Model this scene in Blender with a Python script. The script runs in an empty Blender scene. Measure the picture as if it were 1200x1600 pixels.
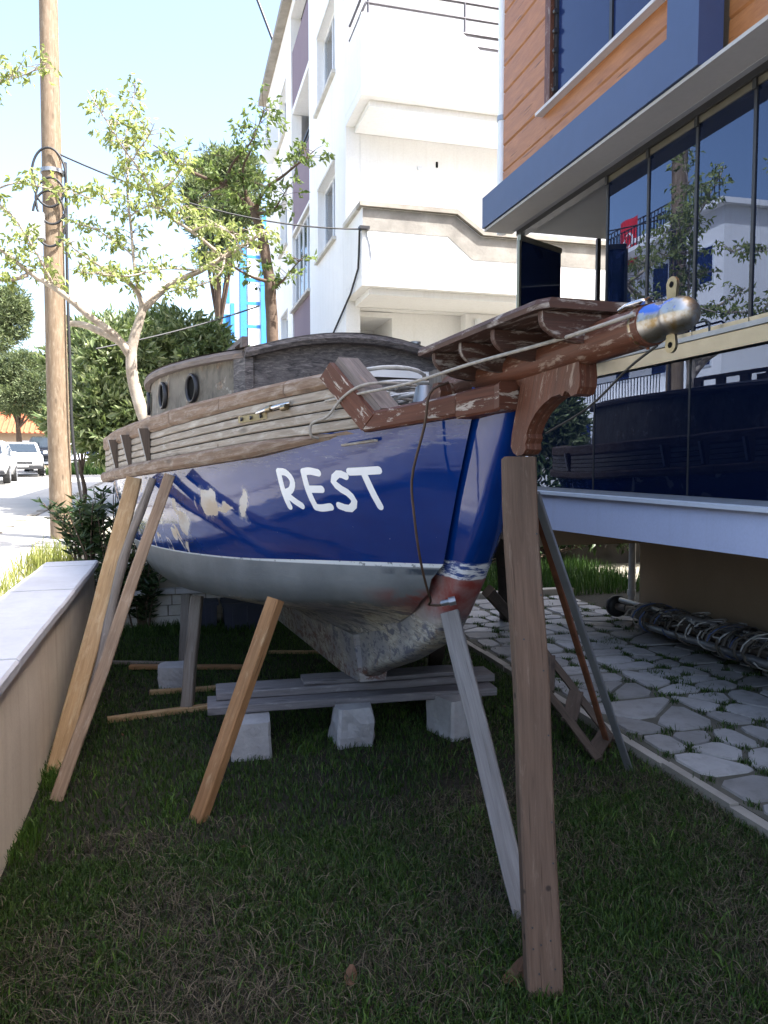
import bpy, math, random
import numpy as np
from mathutils import Vector, Matrix, noise as mnoise

random.seed(7)
RNG = np.random.default_rng(7)
S = bpy.context.scene
COL = S.collection
R = math.radians

# ------------------------------------------------------------------ camera
EYE = 1.6
PITCH = R(3.6)
cam_data = bpy.data.cameras.new('camera')
cam_data.sensor_fit = 'VERTICAL'
cam_data.sensor_height = 24.0
cam_data.lens = 24.0 * 1200.0 / 1600.0          # 1200 px focal length on a 1600 px high frame
cam_data.clip_end = 4000
cam_data.clip_start = 0.05
camera = bpy.data.objects.new('camera', cam_data)
COL.objects.link(camera)
camera.location = (0, 0, EYE)
camera.rotation_euler = (R(90) - PITCH, 0, 0)
S.camera = camera

# ------------------------------------------------------------------ light
SUN_AZ = (0.93, -0.37)                           # horizontal direction towards the sun
SUN_EL = R(56)
world = bpy.data.worlds.new('World')
S.world = world
world.use_nodes = True
wn = world.node_tree
bg = wn.nodes['Background']
sky = wn.nodes.new('ShaderNodeTexSky')
sky.sky_type = 'NISHITA'
sky.sun_disc = False
sky.sun_elevation = SUN_EL
sky.sun_rotation = math.atan2(SUN_AZ[0], SUN_AZ[1])
sky.air_density = 1.0
sky.dust_density = 3.5
sky.ozone_density = 1.0
wn.links.new(sky.outputs[0], bg.inputs[0])
bg.inputs[1].default_value = 0.15
sun_data = bpy.data.lights.new('sun', 'SUN')
sun_data.energy = 4.6
sun_data.angle = R(0.53)
sun_data.color = (1.0, 0.97, 0.93)
sun = bpy.data.objects.new('sun', sun_data)
COL.objects.link(sun)
_h = math.hypot(*SUN_AZ)
_d = Vector((-SUN_AZ[0] / _h * math.cos(SUN_EL), -SUN_AZ[1] / _h * math.cos(SUN_EL), -math.sin(SUN_EL)))
sun.rotation_euler = _d.to_track_quat('-Z', 'Y').to_euler()
sun.location = (10, -4, 20)

S.view_settings.view_transform = 'Standard'
S.view_settings.look = 'None'
S.view_settings.gamma = 1.0
S.view_settings.exposure = 2.05
S.view_settings.use_curve_mapping = False
S.render.engine = 'CYCLES'
S.cycles.max_bounces = 8
S.cycles.transparent_max_bounces = 16

# ------------------------------------------------------------------ helpers
_c, _s = math.cos(PITCH), math.sin(PITCH)
def ray(px, py):
    v = (py - 800) / 1200.0
    return Vector(((px - 600) / 1200.0, _c - _s * v, -_s - _c * v))
def at(px, py, Y):
    """the point at distance Y that the photograph shows at (px, py)"""
    r = ray(px, py)
    return Vector((0, 0, EYE)) + r * (Y / r.y)
def onground(px, py, z=0.0):
    r = ray(px, py)
    return Vector((0, 0, EYE)) + r * ((z - EYE) / r.z)

# the plot: t runs along the house front away from the camera, d runs to the right across it
YAW = R(15.15)
FT = Vector((-math.sin(YAW), math.cos(YAW), 0))
FD = Vector((math.cos(YAW), math.sin(YAW), 0))
def TD(t, d, z=0.0):
    return FT * t + FD * d + Vector((0, 0, z))
PLOT = Matrix(((FT.x, -FD.x, 0, 0), (FT.y, -FD.y, 0, 0), (0, 0, 1, 0), (0, 0, 0, 1)))   # local x = t, local y = -d
def street_z(t):
    return 0.35 + 0.02 * max(min(t, 45.0), -10.0)

class MB:
    """collects faces, each with its own corner uvs, and links them as ONE mesh object"""
    def __init__(self):
        self.v = []; self.f = []; self.uv = []; self.sm = []
    def face(self, pts, uvs=None, smooth=False):
        i = len(self.v)
        self.v.extend([tuple(p) for p in pts])
        self.f.append(tuple(range(i, i + len(pts))))
        if uvs is None:
            p0 = Vector(pts[0]); e = Vector(pts[1]) - p0
            e = e.normalized() if e.length > 1e-9 else Vector((1, 0, 0))
            nn = (Vector(pts[1]) - p0).cross(Vector(pts[2]) - p0)
            g = nn.cross(e); g = g.normalized() if g.length > 1e-12 else Vector((0, 0, 1))
            uvs = [((Vector(p) - p0).dot(e), (Vector(p) - p0).dot(g)) for p in pts]
        self.uv.extend(uvs); self.sm.append(smooth)
    def box(self, x0, x1, y0, y1, z0, z1, m=None, long=None):
        x0, x1 = min(x0, x1), max(x0, x1); y0, y1 = min(y0, y1), max(y0, y1); z0, z1 = min(z0, z1), max(z0, z1)
        dims = (x1 - x0, y1 - y0, z1 - z0)
        L = dims.index(max(dims)) if long is None else long
        P = lambda i, j, k: Vector(((x0, x1)[i], (y0, y1)[j], (z0, z1)[k]))
        fs = [((0,0,0),(0,1,0),(1,1,0),(1,0,0)), ((0,0,1),(1,0,1),(1,1,1),(0,1,1)), ((0,0,0),(1,0,0),(1,0,1),(0,0,1)),
              ((1,0,0),(1,1,0),(1,1,1),(1,0,1)), ((1,1,0),(0,1,0),(0,1,1),(1,1,1)), ((0,1,0),(0,0,0),(0,0,1),(0,1,1))]
        for fc in fs:
            pts = [P(*q) for q in fc]
            o = [a for a in range(3) if a != L]
            uvs = [(p[L], p[o[0]] + p[o[1]]) for p in pts]
            if m is not None: pts = [m @ p for p in pts]
            self.face(pts, uvs)
        return self
    def loft(self, secs, closed=True, caps=True, smooth=False, flip=False):
        n = len(secs[0]); secs = [[Vector(p) for p in s] for s in secs]
        cen = [sum(s, Vector()) / n for s in secs]
        ln = [0.0]
        for i in range(1, len(secs)): ln.append(ln[-1] + (cen[i] - cen[i - 1]).length)
        per = [0.0]
        for j in range(1, n + 1): per.append(per[-1] + (secs[len(secs) // 2][j % n] - secs[len(secs) // 2][j - 1]).length)
        base = len(self.v)
        m = n + 1 if closed else n
        for i, s in enumerate(secs):
            for j in range(m): self.v.append(tuple(s[j % n]))
        for i in range(len(secs) - 1):
            for j in range(m - 1):
                q = [base + i * m + j, base + (i + 1) * m + j, base + (i + 1) * m + j + 1, base + i * m + j + 1]
                u = [(ln[i], per[j]), (ln[i + 1], per[j]), (ln[i + 1], per[j + 1]), (ln[i], per[j + 1])]
                if flip: q.reverse(); u.reverse()
                self.f.append(tuple(q)); self.uv.extend(u); self.sm.append(smooth)
        if caps and closed:
            a = list(secs[0]); b = list(reversed(secs[-1]))
            if flip: a.reverse(); b.reverse()
            self.face(a); self.face(b)
        return self
    def tube(self, path, rad, n=8, caps=True, smooth=True):
        path = [Vector(p) for p in path]
        if not isinstance(rad, (list, tuple)): rad = [rad] * len(path)
        secs = []; up = None
        for i, p in enumerate(path):
            d = path[min(i + 1, len(path) - 1)] - path[max(i - 1, 0)]
            d = d.normalized() if d.length > 1e-9 else Vector((0, 0, 1))
            if up is None:
                up = Vector((0, 0, 1)) if abs(d.z) < 0.9 else Vector((1, 0, 0))
            s = d.cross(up)
            s = s.normalized() if s.length > 1e-6 else d.orthogonal().normalized()
            up = s.cross(d).normalized()
            secs.append([p + (s * math.cos(k * 2 * math.pi / n) + up * math.sin(k * 2 * math.pi / n)) * rad[i] for k in range(n)])
        return self.loft(secs, True, caps, smooth, flip=True)
    def prism(self, poly, y0, y1):
        """an outline in the local x-z plane pushed from y0 to y1"""
        a = [Vector((p[0], y0, p[1])) for p in poly]; b = [Vector((p[0], y1, p[1])) for p in poly]
        n = len(poly)
        self.face(a); self.face(list(reversed(b)))
        for i in range(n):
            j = (i + 1) % n
            self.face([a[j], a[i], b[i], b[j]])
        return self
    def disc(self, c, r, axis='y', n=20, ry=None):
        ry = ry or r; pts = []
        for k in range(n):
            q = (math.cos(2 * math.pi * k / n) * r, math.sin(2 * math.pi * k / n) * ry)
            pts.append((c[0] + q[0], c[1], c[2] + q[1]) if axis == 'y' else (c[0], c[1] + q[0], c[2] + q[1]) if axis == 'x' else (c[0] + q[0], c[1] + q[1], c[2]))
        self.face(pts); return self
    def mesh(self, name, mats):
        me = bpy.data.meshes.new(name)
        me.from_pydata(self.v, [], self.f)
        uvl = me.uv_layers.new(name='UVMap')
        uvl.data.foreach_set('uv', np.array(self.uv, dtype=np.float32).ravel())
        me.polygons.foreach_set('use_smooth', np.array(self.sm, dtype=bool))
        for m in (mats if isinstance(mats, (list, tuple)) else [mats]): me.materials.append(m)
        me.update()
        return me
    def build(self, name, mats, parent=None, matrix=None):
        o = bpy.data.objects.new(name, self.mesh(name, mats))
        COL.objects.link(o)
        if parent is not None: o.parent = parent
        if matrix is not None: o.matrix_local = matrix
        return o

def tag(o, label=None, cat=None, group=None, kind=None):
    if label: o['label'] = label
    if cat: o['category'] = cat
    if group: o['group'] = group
    if kind: o['kind'] = kind
    return o
def empty(name, matrix, label, cat, group=None):
    o = bpy.data.objects.new(name, None)
    COL.objects.link(o); o.matrix_world = matrix
    o.empty_display_size = 0.2
    return tag(o, label, cat, group)
def place(name, me, parent, matrix=None):
    o = bpy.data.objects.new(name, me); COL.objects.link(o)
    if parent is not None: o.parent = parent
    if matrix is not None: o.matrix_local = matrix
    return o
def np_mesh(name, verts, faces_flat, sizes, mats, uvs=None):
    """big meshes straight from numpy"""
    me = bpy.data.meshes.new(name)
    nv = len(verts); nl = len(faces_flat); nf = len(sizes)
    me.vertices.add(nv); me.vertices.foreach_set('co', verts.astype(np.float32).ravel())
    me.loops.add(nl); me.loops.foreach_set('vertex_index', faces_flat.astype(np.int32))
    me.polygons.add(nf)
    starts = np.concatenate([[0], np.cumsum(sizes)[:-1]]).astype(np.int32)
    me.polygons.foreach_set('loop_start', starts)
    me.polygons.foreach_set('loop_total', sizes.astype(np.int32))
    me.update(calc_edges=True)
    me.materials.append(mats)
    return me
def crspline(pts, n):
    """Catmull-Rom through the control points, n samples"""
    P = np.array([list(p) for p in pts], float)
    P = np.vstack([2 * P[0] - P[1], P, 2 * P[-1] - P[-2]])
    k = len(P) - 3; out = []
    for i in range(n):
        s = i / (n - 1) * k; j = min(int(s), k - 1); u = s - j
        a, b, c, d = P[j], P[j + 1], P[j + 2], P[j + 3]
        out.append(0.5 * (2 * b + (c - a) * u + (2 * a - 5 * b + 4 * c - d) * u * u + (3 * b - a - 3 * c + d) * u ** 3))
    return [Vector(p) for p in out]
def ip(x, xs, ys):
    return float(np.interp(x, xs, ys))
def smooth_ip(x, xs, ys):
    """cubic interpolation with finite-difference slopes"""
    i = int(np.clip(np.searchsorted(xs, x) - 1, 0, len(xs) - 2))
    def m(k):
        if k == 0: return (ys[1] - ys[0]) / (xs[1] - xs[0])
        if k == len(xs) - 1: return (ys[-1] - ys[-2]) / (xs[-1] - xs[-2])
        return (ys[k + 1] - ys[k - 1]) / (xs[k + 1] - xs[k - 1])
    h = xs[i + 1] - xs[i]; t = (x - xs[i]) / h
    return ((2*t**3-3*t*t+1)*ys[i] + (t**3-2*t*t+t)*h*m(i) + (-2*t**3+3*t*t)*ys[i+1] + (t**3-t*t)*h*m(i+1))

# ------------------------------------------------------------------ materials
class NM:
    def __init__(self, name):
        self.m = bpy.data.materials.new(name); self.m.use_nodes = True
        self.nt = self.m.node_tree
        self.b = self.nt.nodes['Principled BSDF']; self.out = self.nt.nodes['Material Output']
    def n(self, t, ins=None, **at):
        nd = self.nt.nodes.new('ShaderNode' + t)
        for k, v in at.items(): setattr(nd, k, v)
        for k, v in (ins or {}).items(): self.set(nd.inputs[k], v)
        return nd
    def set(self, sock, v):
        if isinstance(v, bpy.types.NodeSocket): self.nt.links.new(v, sock)
        elif isinstance(v, (tuple, list)) and len(v) == 3 and sock.type == 'RGBA': sock.default_value = (*v, 1)
        else: sock.default_value = v
    def P(self, **kw):
        for k, v in kw.items(): self.set(self.b.inputs[k.replace('_', ' ')], v)
    def uv(self): return self.n('TexCoord').outputs['UV']
    def obj(self): return self.n('TexCoord').outputs['Object']
    def geo(self): return self.n('NewGeometry').outputs['Position']
    def map(self, vec, scale=(1, 1, 1), loc=(0, 0, 0), rot=(0, 0, 0)):
        return self.n('Mapping', {'Vector': vec, 'Scale': scale, 'Location': loc, 'Rotation': rot}).outputs[0]
    def noise(self, vec, scale=5, detail=6, rough=0.6, dist=0.0):
        return self.n('TexNoise', {'Vector': vec, 'Scale': scale, 'Detail': detail, 'Roughness': rough, 'Distortion': dist}).outputs['Fac']
    def ramp(self, fac, stops, interp='LINEAR'):
        nd = self.n('ValToRGB', {'Fac': fac}); cr = nd.color_ramp; cr.interpolation = interp
        while len(cr.elements) < len(stops): cr.elements.new(0.5)
        for e, (p, c) in zip(cr.elements, stops):
            e.position = p; e.color = (*c, 1) if len(c) == 3 else c
        return nd.outputs[0]
    def step(self, fac, a, b):
        return self.n('MapRange', {'Value': fac, 'From Min': a, 'From Max': b}, clamp=True).outputs[0]
    def mix(self, fac, a, b, mode='MIX'):
        nd = self.n('Mix', data_type='RGBA', blend_type=mode)
        self.set(nd.inputs[0], fac); self.set(nd.inputs[6], a); self.set(nd.inputs[7], b)
        return nd.outputs[2]
    def math(self, op, a, b=0.0, c=0.0):
        nd = self.n('Math', operation=op)
        for i, v in enumerate((a, b, c)): self.set(nd.inputs[i], v)
        return nd.outputs[0]
    def sep(self, vec):
        return self.n('SeparateXYZ', {0: vec}).outputs
    def bump(self, h, strength=0.3, dist=0.01):
        self.P(Normal=self.n('Bump', {'Height': h, 'Strength': strength, 'Distance': dist}).outputs[0])
    def rnd(self): return self.n('ObjectInfo').outputs['Random']

MATS = {}
def M(key): return MATS[key]

def wood(key, dark, light, rough=0.75, wear=None, wear_at=(0.55, 0.7), grain=28, spots=None, stain=0.35):
    """weathered board; uv.x runs along the grain"""
    w = NM(key); uv = w.uv()
    off = w.n('CombineXYZ', {0: w.math('MULTIPLY', w.rnd(), 37.0), 1: w.math('MULTIPLY', w.rnd(), 91.0)}).outputs[0]
    p = w.n('VectorMath', {0: uv, 1: off}, operation='ADD').outputs[0]
    g1 = w.noise(w.map(p, (1.6, grain, 1)), 2.2, 7, 0.65, 0.6)
    g2 = w.noise(w.map(p, (3.0, grain * 5, 1)), 2.0, 4, 0.7)
    big = w.noise(w.map(p, (1.2, 3.5, 1)), 2.0, 4, 0.55)
    f = w.math('ADD', w.math('MULTIPLY', g1, 0.65), w.math('MULTIPLY', g2, 0.35))
    col = w.ramp(f, [(0.3, dark), (0.68, light)])
    col = w.mix(w.step(big, 0.35, 0.75), col, w.mix(stain, col, (0.05, 0.042, 0.035)), 'MIX')
    if wear is not None:
        k = w.noise(w.map(p, (2.2, 9, 1)), 3.2, 8, 0.72, 0.4)
        col = w.mix(w.step(k, *wear_at), col, wear)
    if spots is not None:
        vz = w.n('TexVoronoi', {'Vector': w.map(p, (1, 1, 1)), 'Scale': 7.0}).outputs['Distance']
        col = w.mix(w.math('MULTIPLY', w.step(vz, 0.085, 0.05), 0.85), col, spots)
    ck = w.noise(w.map(p, (0.9, grain * 2.2, 1)), 2.6, 3, 0.5, 0.25)
    col = w.mix(w.math('MULTIPLY', w.step(ck, 0.665, 0.70), 0.7), col, tuple(c * 0.25 for c in dark))
    kn = w.n('TexVoronoi', {'Vector': w.map(p, (2.2, 7.5, 1)), 'Scale': 1.0}).outputs['Distance']
    col = w.mix(w.math('MULTIPLY', w.step(kn, 0.13, 0.06), 0.6), col, tuple(c * 0.45 for c in dark))
    w.P(Base_Color=col, Roughness=rough, Specular_IOR_Level=0.3)
    w.bump(w.math('SUBTRACT', f, w.math('MULTIPLY', w.step(ck, 0.64, 0.72), 0.8)), 0.55, 0.004)
    MATS[key] = w.m
def rough_mat(key, a, b, scale=4.0, rough=0.85, bump=0.25, fine=60, dist=0.006, streak=None, world=False, spec=0.3, vary=0.0):
    """plaster, concrete, stone"""
    w = NM(key); p = w.geo() if world else w.obj()
    big = w.noise(p, scale, 6, 0.6); fin = w.noise(p, fine, 5, 0.65)
    col = w.mix(w.step(big, 0.32, 0.7), a, b)
    col = w.mix(w.math('MULTIPLY', w.step(fin, 0.4, 0.75), 0.18), col, tuple(x * 0.6 for x in a))
    if vary: col = w.mix(w.math('MULTIPLY', w.rnd(), vary), col, (0.05, 0.047, 0.042))
    if streak:
        s = w.noise(w.map(p, (5, 5, 0.35)), 2.0, 5, 0.6)
        col = w.mix(w.math('MULTIPLY', w.step(s, 0.5, 0.78), streak[1]), col, streak[0])
    w.P(Base_Color=col, Roughness=rough, Specular_IOR_Level=spec)
    w.bump(fin, bump, dist)
    MATS[key] = w.m
def plain(key, col, rough=0.5, metal=0.0, var=0.12, scale=9.0, bump=0.0, coat=0.0, spec=0.5):
    w = NM(key)
    k = w.noise(w.obj(), scale, 5, 0.6)
    w.P(Base_Color=w.mix(w.step(k, 0.3, 0.75), col, tuple(c * (1 - 2 * var) for c in col)), Roughness=rough, Metallic=metal,
        Coat_Weight=coat, Coat_Roughness=0.05, Specular_IOR_Level=spec)
    if bump: w.bump(w.noise(w.obj(), 45, 5), bump, 0.004)
    MATS[key] = w.m
def leafy(key, a, b, c=None, trans=0.35, rough=0.55):
    w = NM(key)
    r = w.n('NewGeometry').outputs['Random Per Island']
    stops = [(0.0, a), (0.6, b)] + ([(1.0, c)] if c else [])
    col = w.ramp(r, stops)
    w.P(Base_Color=col, Roughness=rough, Specular_IOR_Level=0.35)
    tr = w.n('BsdfTranslucent', {'Color': w.mix(0.5, col, w.mix(1.0, col, (1.0, 1.0, 0.35), 'MULTIPLY'))})
    mx = w.n('MixShader', {0: trans, 1: w.b.outputs[0], 2: tr.outputs[0]})
    w.nt.links.new(mx.outputs[0], w.out.inputs[0])
    MATS[key] = w.m

# woods
wood('wood_grey', (0.085, 0.069, 0.056), (0.27, 0.23, 0.195), wear=(0.33, 0.295, 0.265), wear_at=(0.6, 0.75))
wood('wood_bulwark', (0.18, 0.142, 0.11), (0.42, 0.37, 0.31), wear=(0.50, 0.46, 0.41), wear_at=(0.5, 0.75), spots=(0.16, 0.11, 0.08), stain=0.25)
wood('wood_rail', (0.105, 0.066, 0.044), (0.26, 0.175, 0.122), wear=(0.33, 0.28, 0.235), wear_at=(0.47, 0.72), stain=0.2)
wood('wood_red', (0.06, 0.019, 0.011), (0.13, 0.044, 0.026), rough=0.5, wear=(0.36, 0.31, 0.27), wear_at=(0.56, 0.60), stain=0.25)
wood('wood_redbrown', (0.065, 0.021, 0.011), (0.155, 0.054, 0.029), rough=0.5, wear=(0.27, 0.20, 0.16), wear_at=(0.565, 0.62), stain=0.35)
wood('wood_platform', (0.034, 0.016, 0.012), (0.092, 0.040, 0.029), rough=0.6, wear=(0.27, 0.24, 0.22), wear_at=(0.53, 0.62), stain=0.4)
wood('wood_fresh', (0.20, 0.115, 0.05), (0.38, 0.25, 0.125), wear=(0.43, 0.32, 0.19), wear_at=(0.5, 0.8), stain=0.2)
wood('wood_orange', (0.16, 0.075, 0.03), (0.33, 0.18, 0.08), wear=(0.38, 0.27, 0.155), wear_at=(0.55, 0.75), stain=0.2)
wood('wood_post', (0.075, 0.045, 0.03), (0.16, 0.104, 0.072), wear=(0.21, 0.155, 0.115), wear_at=(0.58, 0.8), spots=(0.02, 0.015, 0.012), stain=0.3)
wood('wood_bleached', (0.13, 0.12, 0.115), (0.27, 0.255, 0.25), wear=(0.12, 0.085, 0.06), wear_at=(0.66, 0.72), stain=0.2)
wood('wood_beam', (0.085, 0.08, 0.085), (0.21, 0.20, 0.21), wear=(0.28, 0.27, 0.27), wear_at=(0.55, 0.75), stain=0.35)
wood('wood_brown', (0.12, 0.078, 0.05), (0.30, 0.21, 0.14), wear=(0.33, 0.27, 0.21), wear_at=(0.55, 0.75), stain=0.25)
wood('wood_dark', (0.025, 0.018, 0.014), (0.085, 0.062, 0.05), stain=0.3)
wood('wood_stanchion', (0.03, 0.021, 0.016), (0.10, 0.072, 0.054), wear=(0.2, 0.18, 0.165), wear_at=(0.62, 0.7), stain=0.3)
wood('wood_roofedge', (0.085, 0.07, 0.065), (0.24, 0.20, 0.185), wear=(0.34, 0.22, 0.15), wear_at=(0.58, 0.75), stain=0.3)
wood('wood_cladding', (0.25, 0.092, 0.030), (0.44, 0.185, 0.064), rough=0.42, grain=7, wear=(0.30, 0.12, 0.045), wear_at=(0.5, 0.85), stain=0.12)
wood('wood_pole', (0.13, 0.085, 0.05), (0.27, 0.20, 0.135), grain=14, wear=(0.32, 0.26, 0.19), wear_at=(0.5, 0.75), stain=0.2)
# plaster, concrete, stone
rough_mat('plaster_white', (0.85, 0.845, 0.84), (0.79, 0.785, 0.78), 0.6, 0.9, 0.15, 30, 0.01, streak=((0.60, 0.56, 0.52), 0.25), world=True)
rough_mat('plaster_bare', (0.20, 0.185, 0.165), (0.34, 0.32, 0.285), 2.5, 0.95, 0.4, 25, 0.01, world=True)
rough_mat('plaster_purple', (0.215, 0.165, 0.20), (0.235, 0.185, 0.215), 1.0, 0.9, 0.1, 30, 0.01, world=True)
rough_mat('plaster_garden', (0.80, 0.68, 0.53), (0.64, 0.52, 0.39), 1.6, 0.92, 0.35, 55, 0.006, streak=((0.42, 0.26, 0.14), 0.35), world=True)
rough_mat('plaster_blue', (0.64, 0.68, 0.86), (0.60, 0.64, 0.82), 1.0, 0.85, 0.18, 50, 0.004, streak=((0.45, 0.47, 0.56), 0.2), world=True)
rough_mat('plaster_beige', (0.36, 0.27, 0.185), (0.30, 0.22, 0.15), 1.3, 0.9, 0.2, 40, 0.005, world=True)
rough_mat('soffit_grey', (0.46, 0.445, 0.43), (0.40, 0.39, 0.38), 1.2, 0.9, 0.1, 30, 0.005, world=True)
rough_mat('cap_stone', (0.62, 0.61, 0.62), (0.50, 0.49, 0.50), 2.2, 0.7, 0.25, 50, 0.004, streak=((0.42, 0.39, 0.36), 0.3))
rough_mat('concrete_block', (0.37, 0.365, 0.37), (0.24, 0.235, 0.24), 6.0, 0.9, 0.7, 45, 0.008)
rough_mat('path_stone', (0.38, 0.37, 0.365), (0.26, 0.25, 0.24), 3.0, 0.85, 0.6, 22, 0.012, world=True, vary=0.45, streak=((0.10, 0.095, 0.08), 0.5))
rough_mat('path_base', (0.12, 0.11, 0.09), (0.055, 0.055, 0.04), 3.5, 0.95, 0.5, 50, 0.006, world=True)
rough_mat('kerb_stone', (0.34, 0.31, 0.27), (0.22, 0.20, 0.17), 4.0, 0.9, 0.4, 40, 0.006)
rough_mat('pavement', (0.46, 0.44, 0.41), (0.34, 0.325, 0.30), 1.5, 0.9, 0.3, 25, 0.006, world=True)
rough_mat('asphalt', (0.40, 0.385, 0.36), (0.31, 0.30, 0.28), 0.8, 0.9, 0.3, 35, 0.006, world=True)
rough_mat('soil', (0.022, 0.018, 0.012), (0.014, 0.014, 0.008), 4.0, 1.0, 0.6, 40, 0.02, world=True)
rough_mat('dry_ground', (0.27, 0.245, 0.20), (0.20, 0.19, 0.14), 0.6, 1.0, 0.5, 12, 0.02, world=True)
rough_mat('white_stone', (0.62, 0.60, 0.56), (0.48, 0.45, 0.40), 5.0, 0.9, 0.5, 30, 0.01)
rough_mat('roof_tile', (0.42, 0.13, 0.06), (0.30, 0.09, 0.045), 1.5, 0.85, 0.2, 20, 0.01)
rough_mat('bark_pale', (0.44, 0.38, 0.31), (0.24, 0.19, 0.145), 7.0, 0.9, 0.7, 30, 0.012, world=True)
rough_mat('bark_dark', (0.13, 0.09, 0.065), (0.075, 0.052, 0.038), 6.0, 0.9, 0.7, 30, 0.012, world=True)
# metals and paints
plain('alu_bronze', (0.33, 0.295, 0.225), 0.32, 0.9, 0.08)
plain('alu_grey', (0.33, 0.34, 0.36), 0.4, 0.7, 0.1)
plain('chrome', (0.72, 0.70, 0.66), 0.16, 1.0, 0.22, 14, 0.12)
plain('brass', (0.34, 0.28, 0.18), 0.35, 1.0, 0.2, 20)
plain('steel_dark', (0.05, 0.05, 0.055), 0.45, 0.6, 0.1)
plain('rust', (0.20, 0.075, 0.035), 0.8, 0.2, 0.3, 14, 0.4)
plain('black_rubber', (0.018, 0.018, 0.02), 0.55)
plain('rope_grey', (0.36, 0.33, 0.29), 0.9, 0, 0.2, 40)
plain('rope_white', (0.58, 0.56, 0.53), 0.85, 0, 0.15, 40)
plain('rope_dirty', (0.12, 0.105, 0.088), 0.95, 0, 0.3, 30)
plain('rope_blue', (0.10, 0.14, 0.28), 0.85, 0, 0.2, 40)
plain('hose_brown', (0.075, 0.045, 0.03), 0.5, 0.3, 0.25, 20)
plain('paint_white', (0.80, 0.80, 0.80), 0.45, 0, 0.04)
plain('paint_letter', (0.78, 0.80, 0.83), 0.35, 0, 0.03)
plain('paint_navy', (0.034, 0.060, 0.145), 0.42, 0, 0.05)
plain('paint_crate', (0.035, 0.045, 0.085), 0.5, 0, 0.1)
plain('pvc_white', (0.74, 0.76, 0.80), 0.35, 0, 0.04)
plain('pvc_grey', (0.38, 0.39, 0.41), 0.45, 0, 0.1)
plain('black_gap', (0.008, 0.008, 0.008), 0.9, spec=0.1)
plain('railing_black', (0.022, 0.022, 0.026), 0.4, 0.3)
plain('steel_rail', (0.09, 0.085, 0.095), 0.45, 0.5)
plain('blue_facade', (0.035, 0.22, 0.52), 0.5, 0, 0.08)
plain('flag_red', (0.62, 0.018, 0.03), 0.7, 0, 0.08)
plain('car_white', (0.76, 0.76, 0.75), 0.25, 0, 0.03, coat=0.6)
plain('car_dark', (0.045, 0.05, 0.06), 0.25, 0.2, 0.05, coat=0.6)
plain('car_silver', (0.48, 0.50, 0.52), 0.3, 0.4, 0.05, coat=0.6)
plain('car_glass', (0.03, 0.04, 0.05), 0.06, 0, 0.05)
plain('lamp_glass', (0.75, 0.76, 0.76), 0.1, 0, 0.05)
plain('tyre', (0.02, 0.02, 0.02), 0.8)
plain('curtain', (0.30, 0.31, 0.34), 0.9, 0, 0.15, 5)
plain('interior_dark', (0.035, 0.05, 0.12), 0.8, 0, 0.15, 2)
plain('interior_ceiling', (0.30, 0.31, 0.33), 0.9, 0, 0.05, 2)
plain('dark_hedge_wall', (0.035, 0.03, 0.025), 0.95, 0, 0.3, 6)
# leaves
leafy('leaf_spring', (0.20, 0.25, 0.075), (0.32, 0.37, 0.13), (0.44, 0.48, 0.22), 0.5)
leafy('leaf_mid', (0.09, 0.14, 0.04), (0.17, 0.23, 0.075), (0.27, 0.32, 0.13), 0.5)
leafy('leaf_pine', (0.09, 0.125, 0.06), (0.16, 0.20, 0.095), (0.25, 0.28, 0.15), 0.35)
leafy('leaf_shrub', (0.085, 0.125, 0.05), (0.18, 0.23, 0.095), (0.36, 0.40, 0.24), 0.4, 0.32)
leafy('leaf_oleander', (0.014, 0.030, 0.012), (0.035, 0.065, 0.022), (0.07, 0.10, 0.035), 0.2, 0.45)
leafy('grass_green', (0.010, 0.030, 0.003), (0.028, 0.066, 0.008), (0.07, 0.12, 0.02), 0.25, 0.6)
leafy('grass_lush', (0.014, 0.042, 0.005), (0.028, 0.068, 0.009), (0.05, 0.09, 0.016), 0.3, 0.6)
leafy('grass_straw', (0.03, 0.024, 0.013), (0.075, 0.062, 0.038), (0.15, 0.125, 0.085), 0.1, 0.8)
leafy('weed_yellow', (0.14, 0.17, 0.03), (0.24, 0.26, 0.06), (0.36, 0.34, 0.12), 0.4, 0.6)
leafy('dead_leaf', (0.07, 0.034, 0.018), (0.12, 0.06, 0.032), None, 0.2, 0.7)

def glass_mat(key, tint, ior=1.55, rough=0.0, wob=0.0, gcol=(0.95, 0.97, 1.0, 1), film=None):
    w = NM(key)
    tr = w.n('BsdfTransparent', {'Color': tint}); gl = w.n('BsdfGlossy', {'Color': gcol, 'Roughness': rough})
    if wob:
        nm = w.n('Bump', {'Height': w.noise(w.geo(), 1.2, 2), 'Strength': wob, 'Distance': 0.02}).outputs[0]
        w.set(gl.inputs['Normal'], nm)
    fr = w.n('Fresnel', {'IOR': ior}).outputs[0]
    bs_ = tr.outputs[0]
    if film:
        bs_ = w.n('MixShader', {0: film[1], 1: tr.outputs[0], 2: w.n('BsdfDiffuse', {'Color': film[0]}).outputs[0]}).outputs[0]
    mx = w.n('MixShader', {0: fr, 1: bs_, 2: gl.outputs[0]})
    w.nt.links.new(mx.outputs[0], w.out.inputs[0]); MATS[key] = w.m
glass_mat('glass_tinted', (0.16, 0.20, 0.32, 1), 1.85, 0.0, 0.02, (0.62, 0.74, 1.0, 1), ((0.014, 0.028, 0.085, 1), 0.22))
glass_mat('glass_clear', (0.6, 0.64, 0.68, 1), 1.7, 0.0, 0.02)
plain('glass_navy', (0.012, 0.024, 0.085), 0.12, 0, 0.04, spec=0.25)

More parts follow.
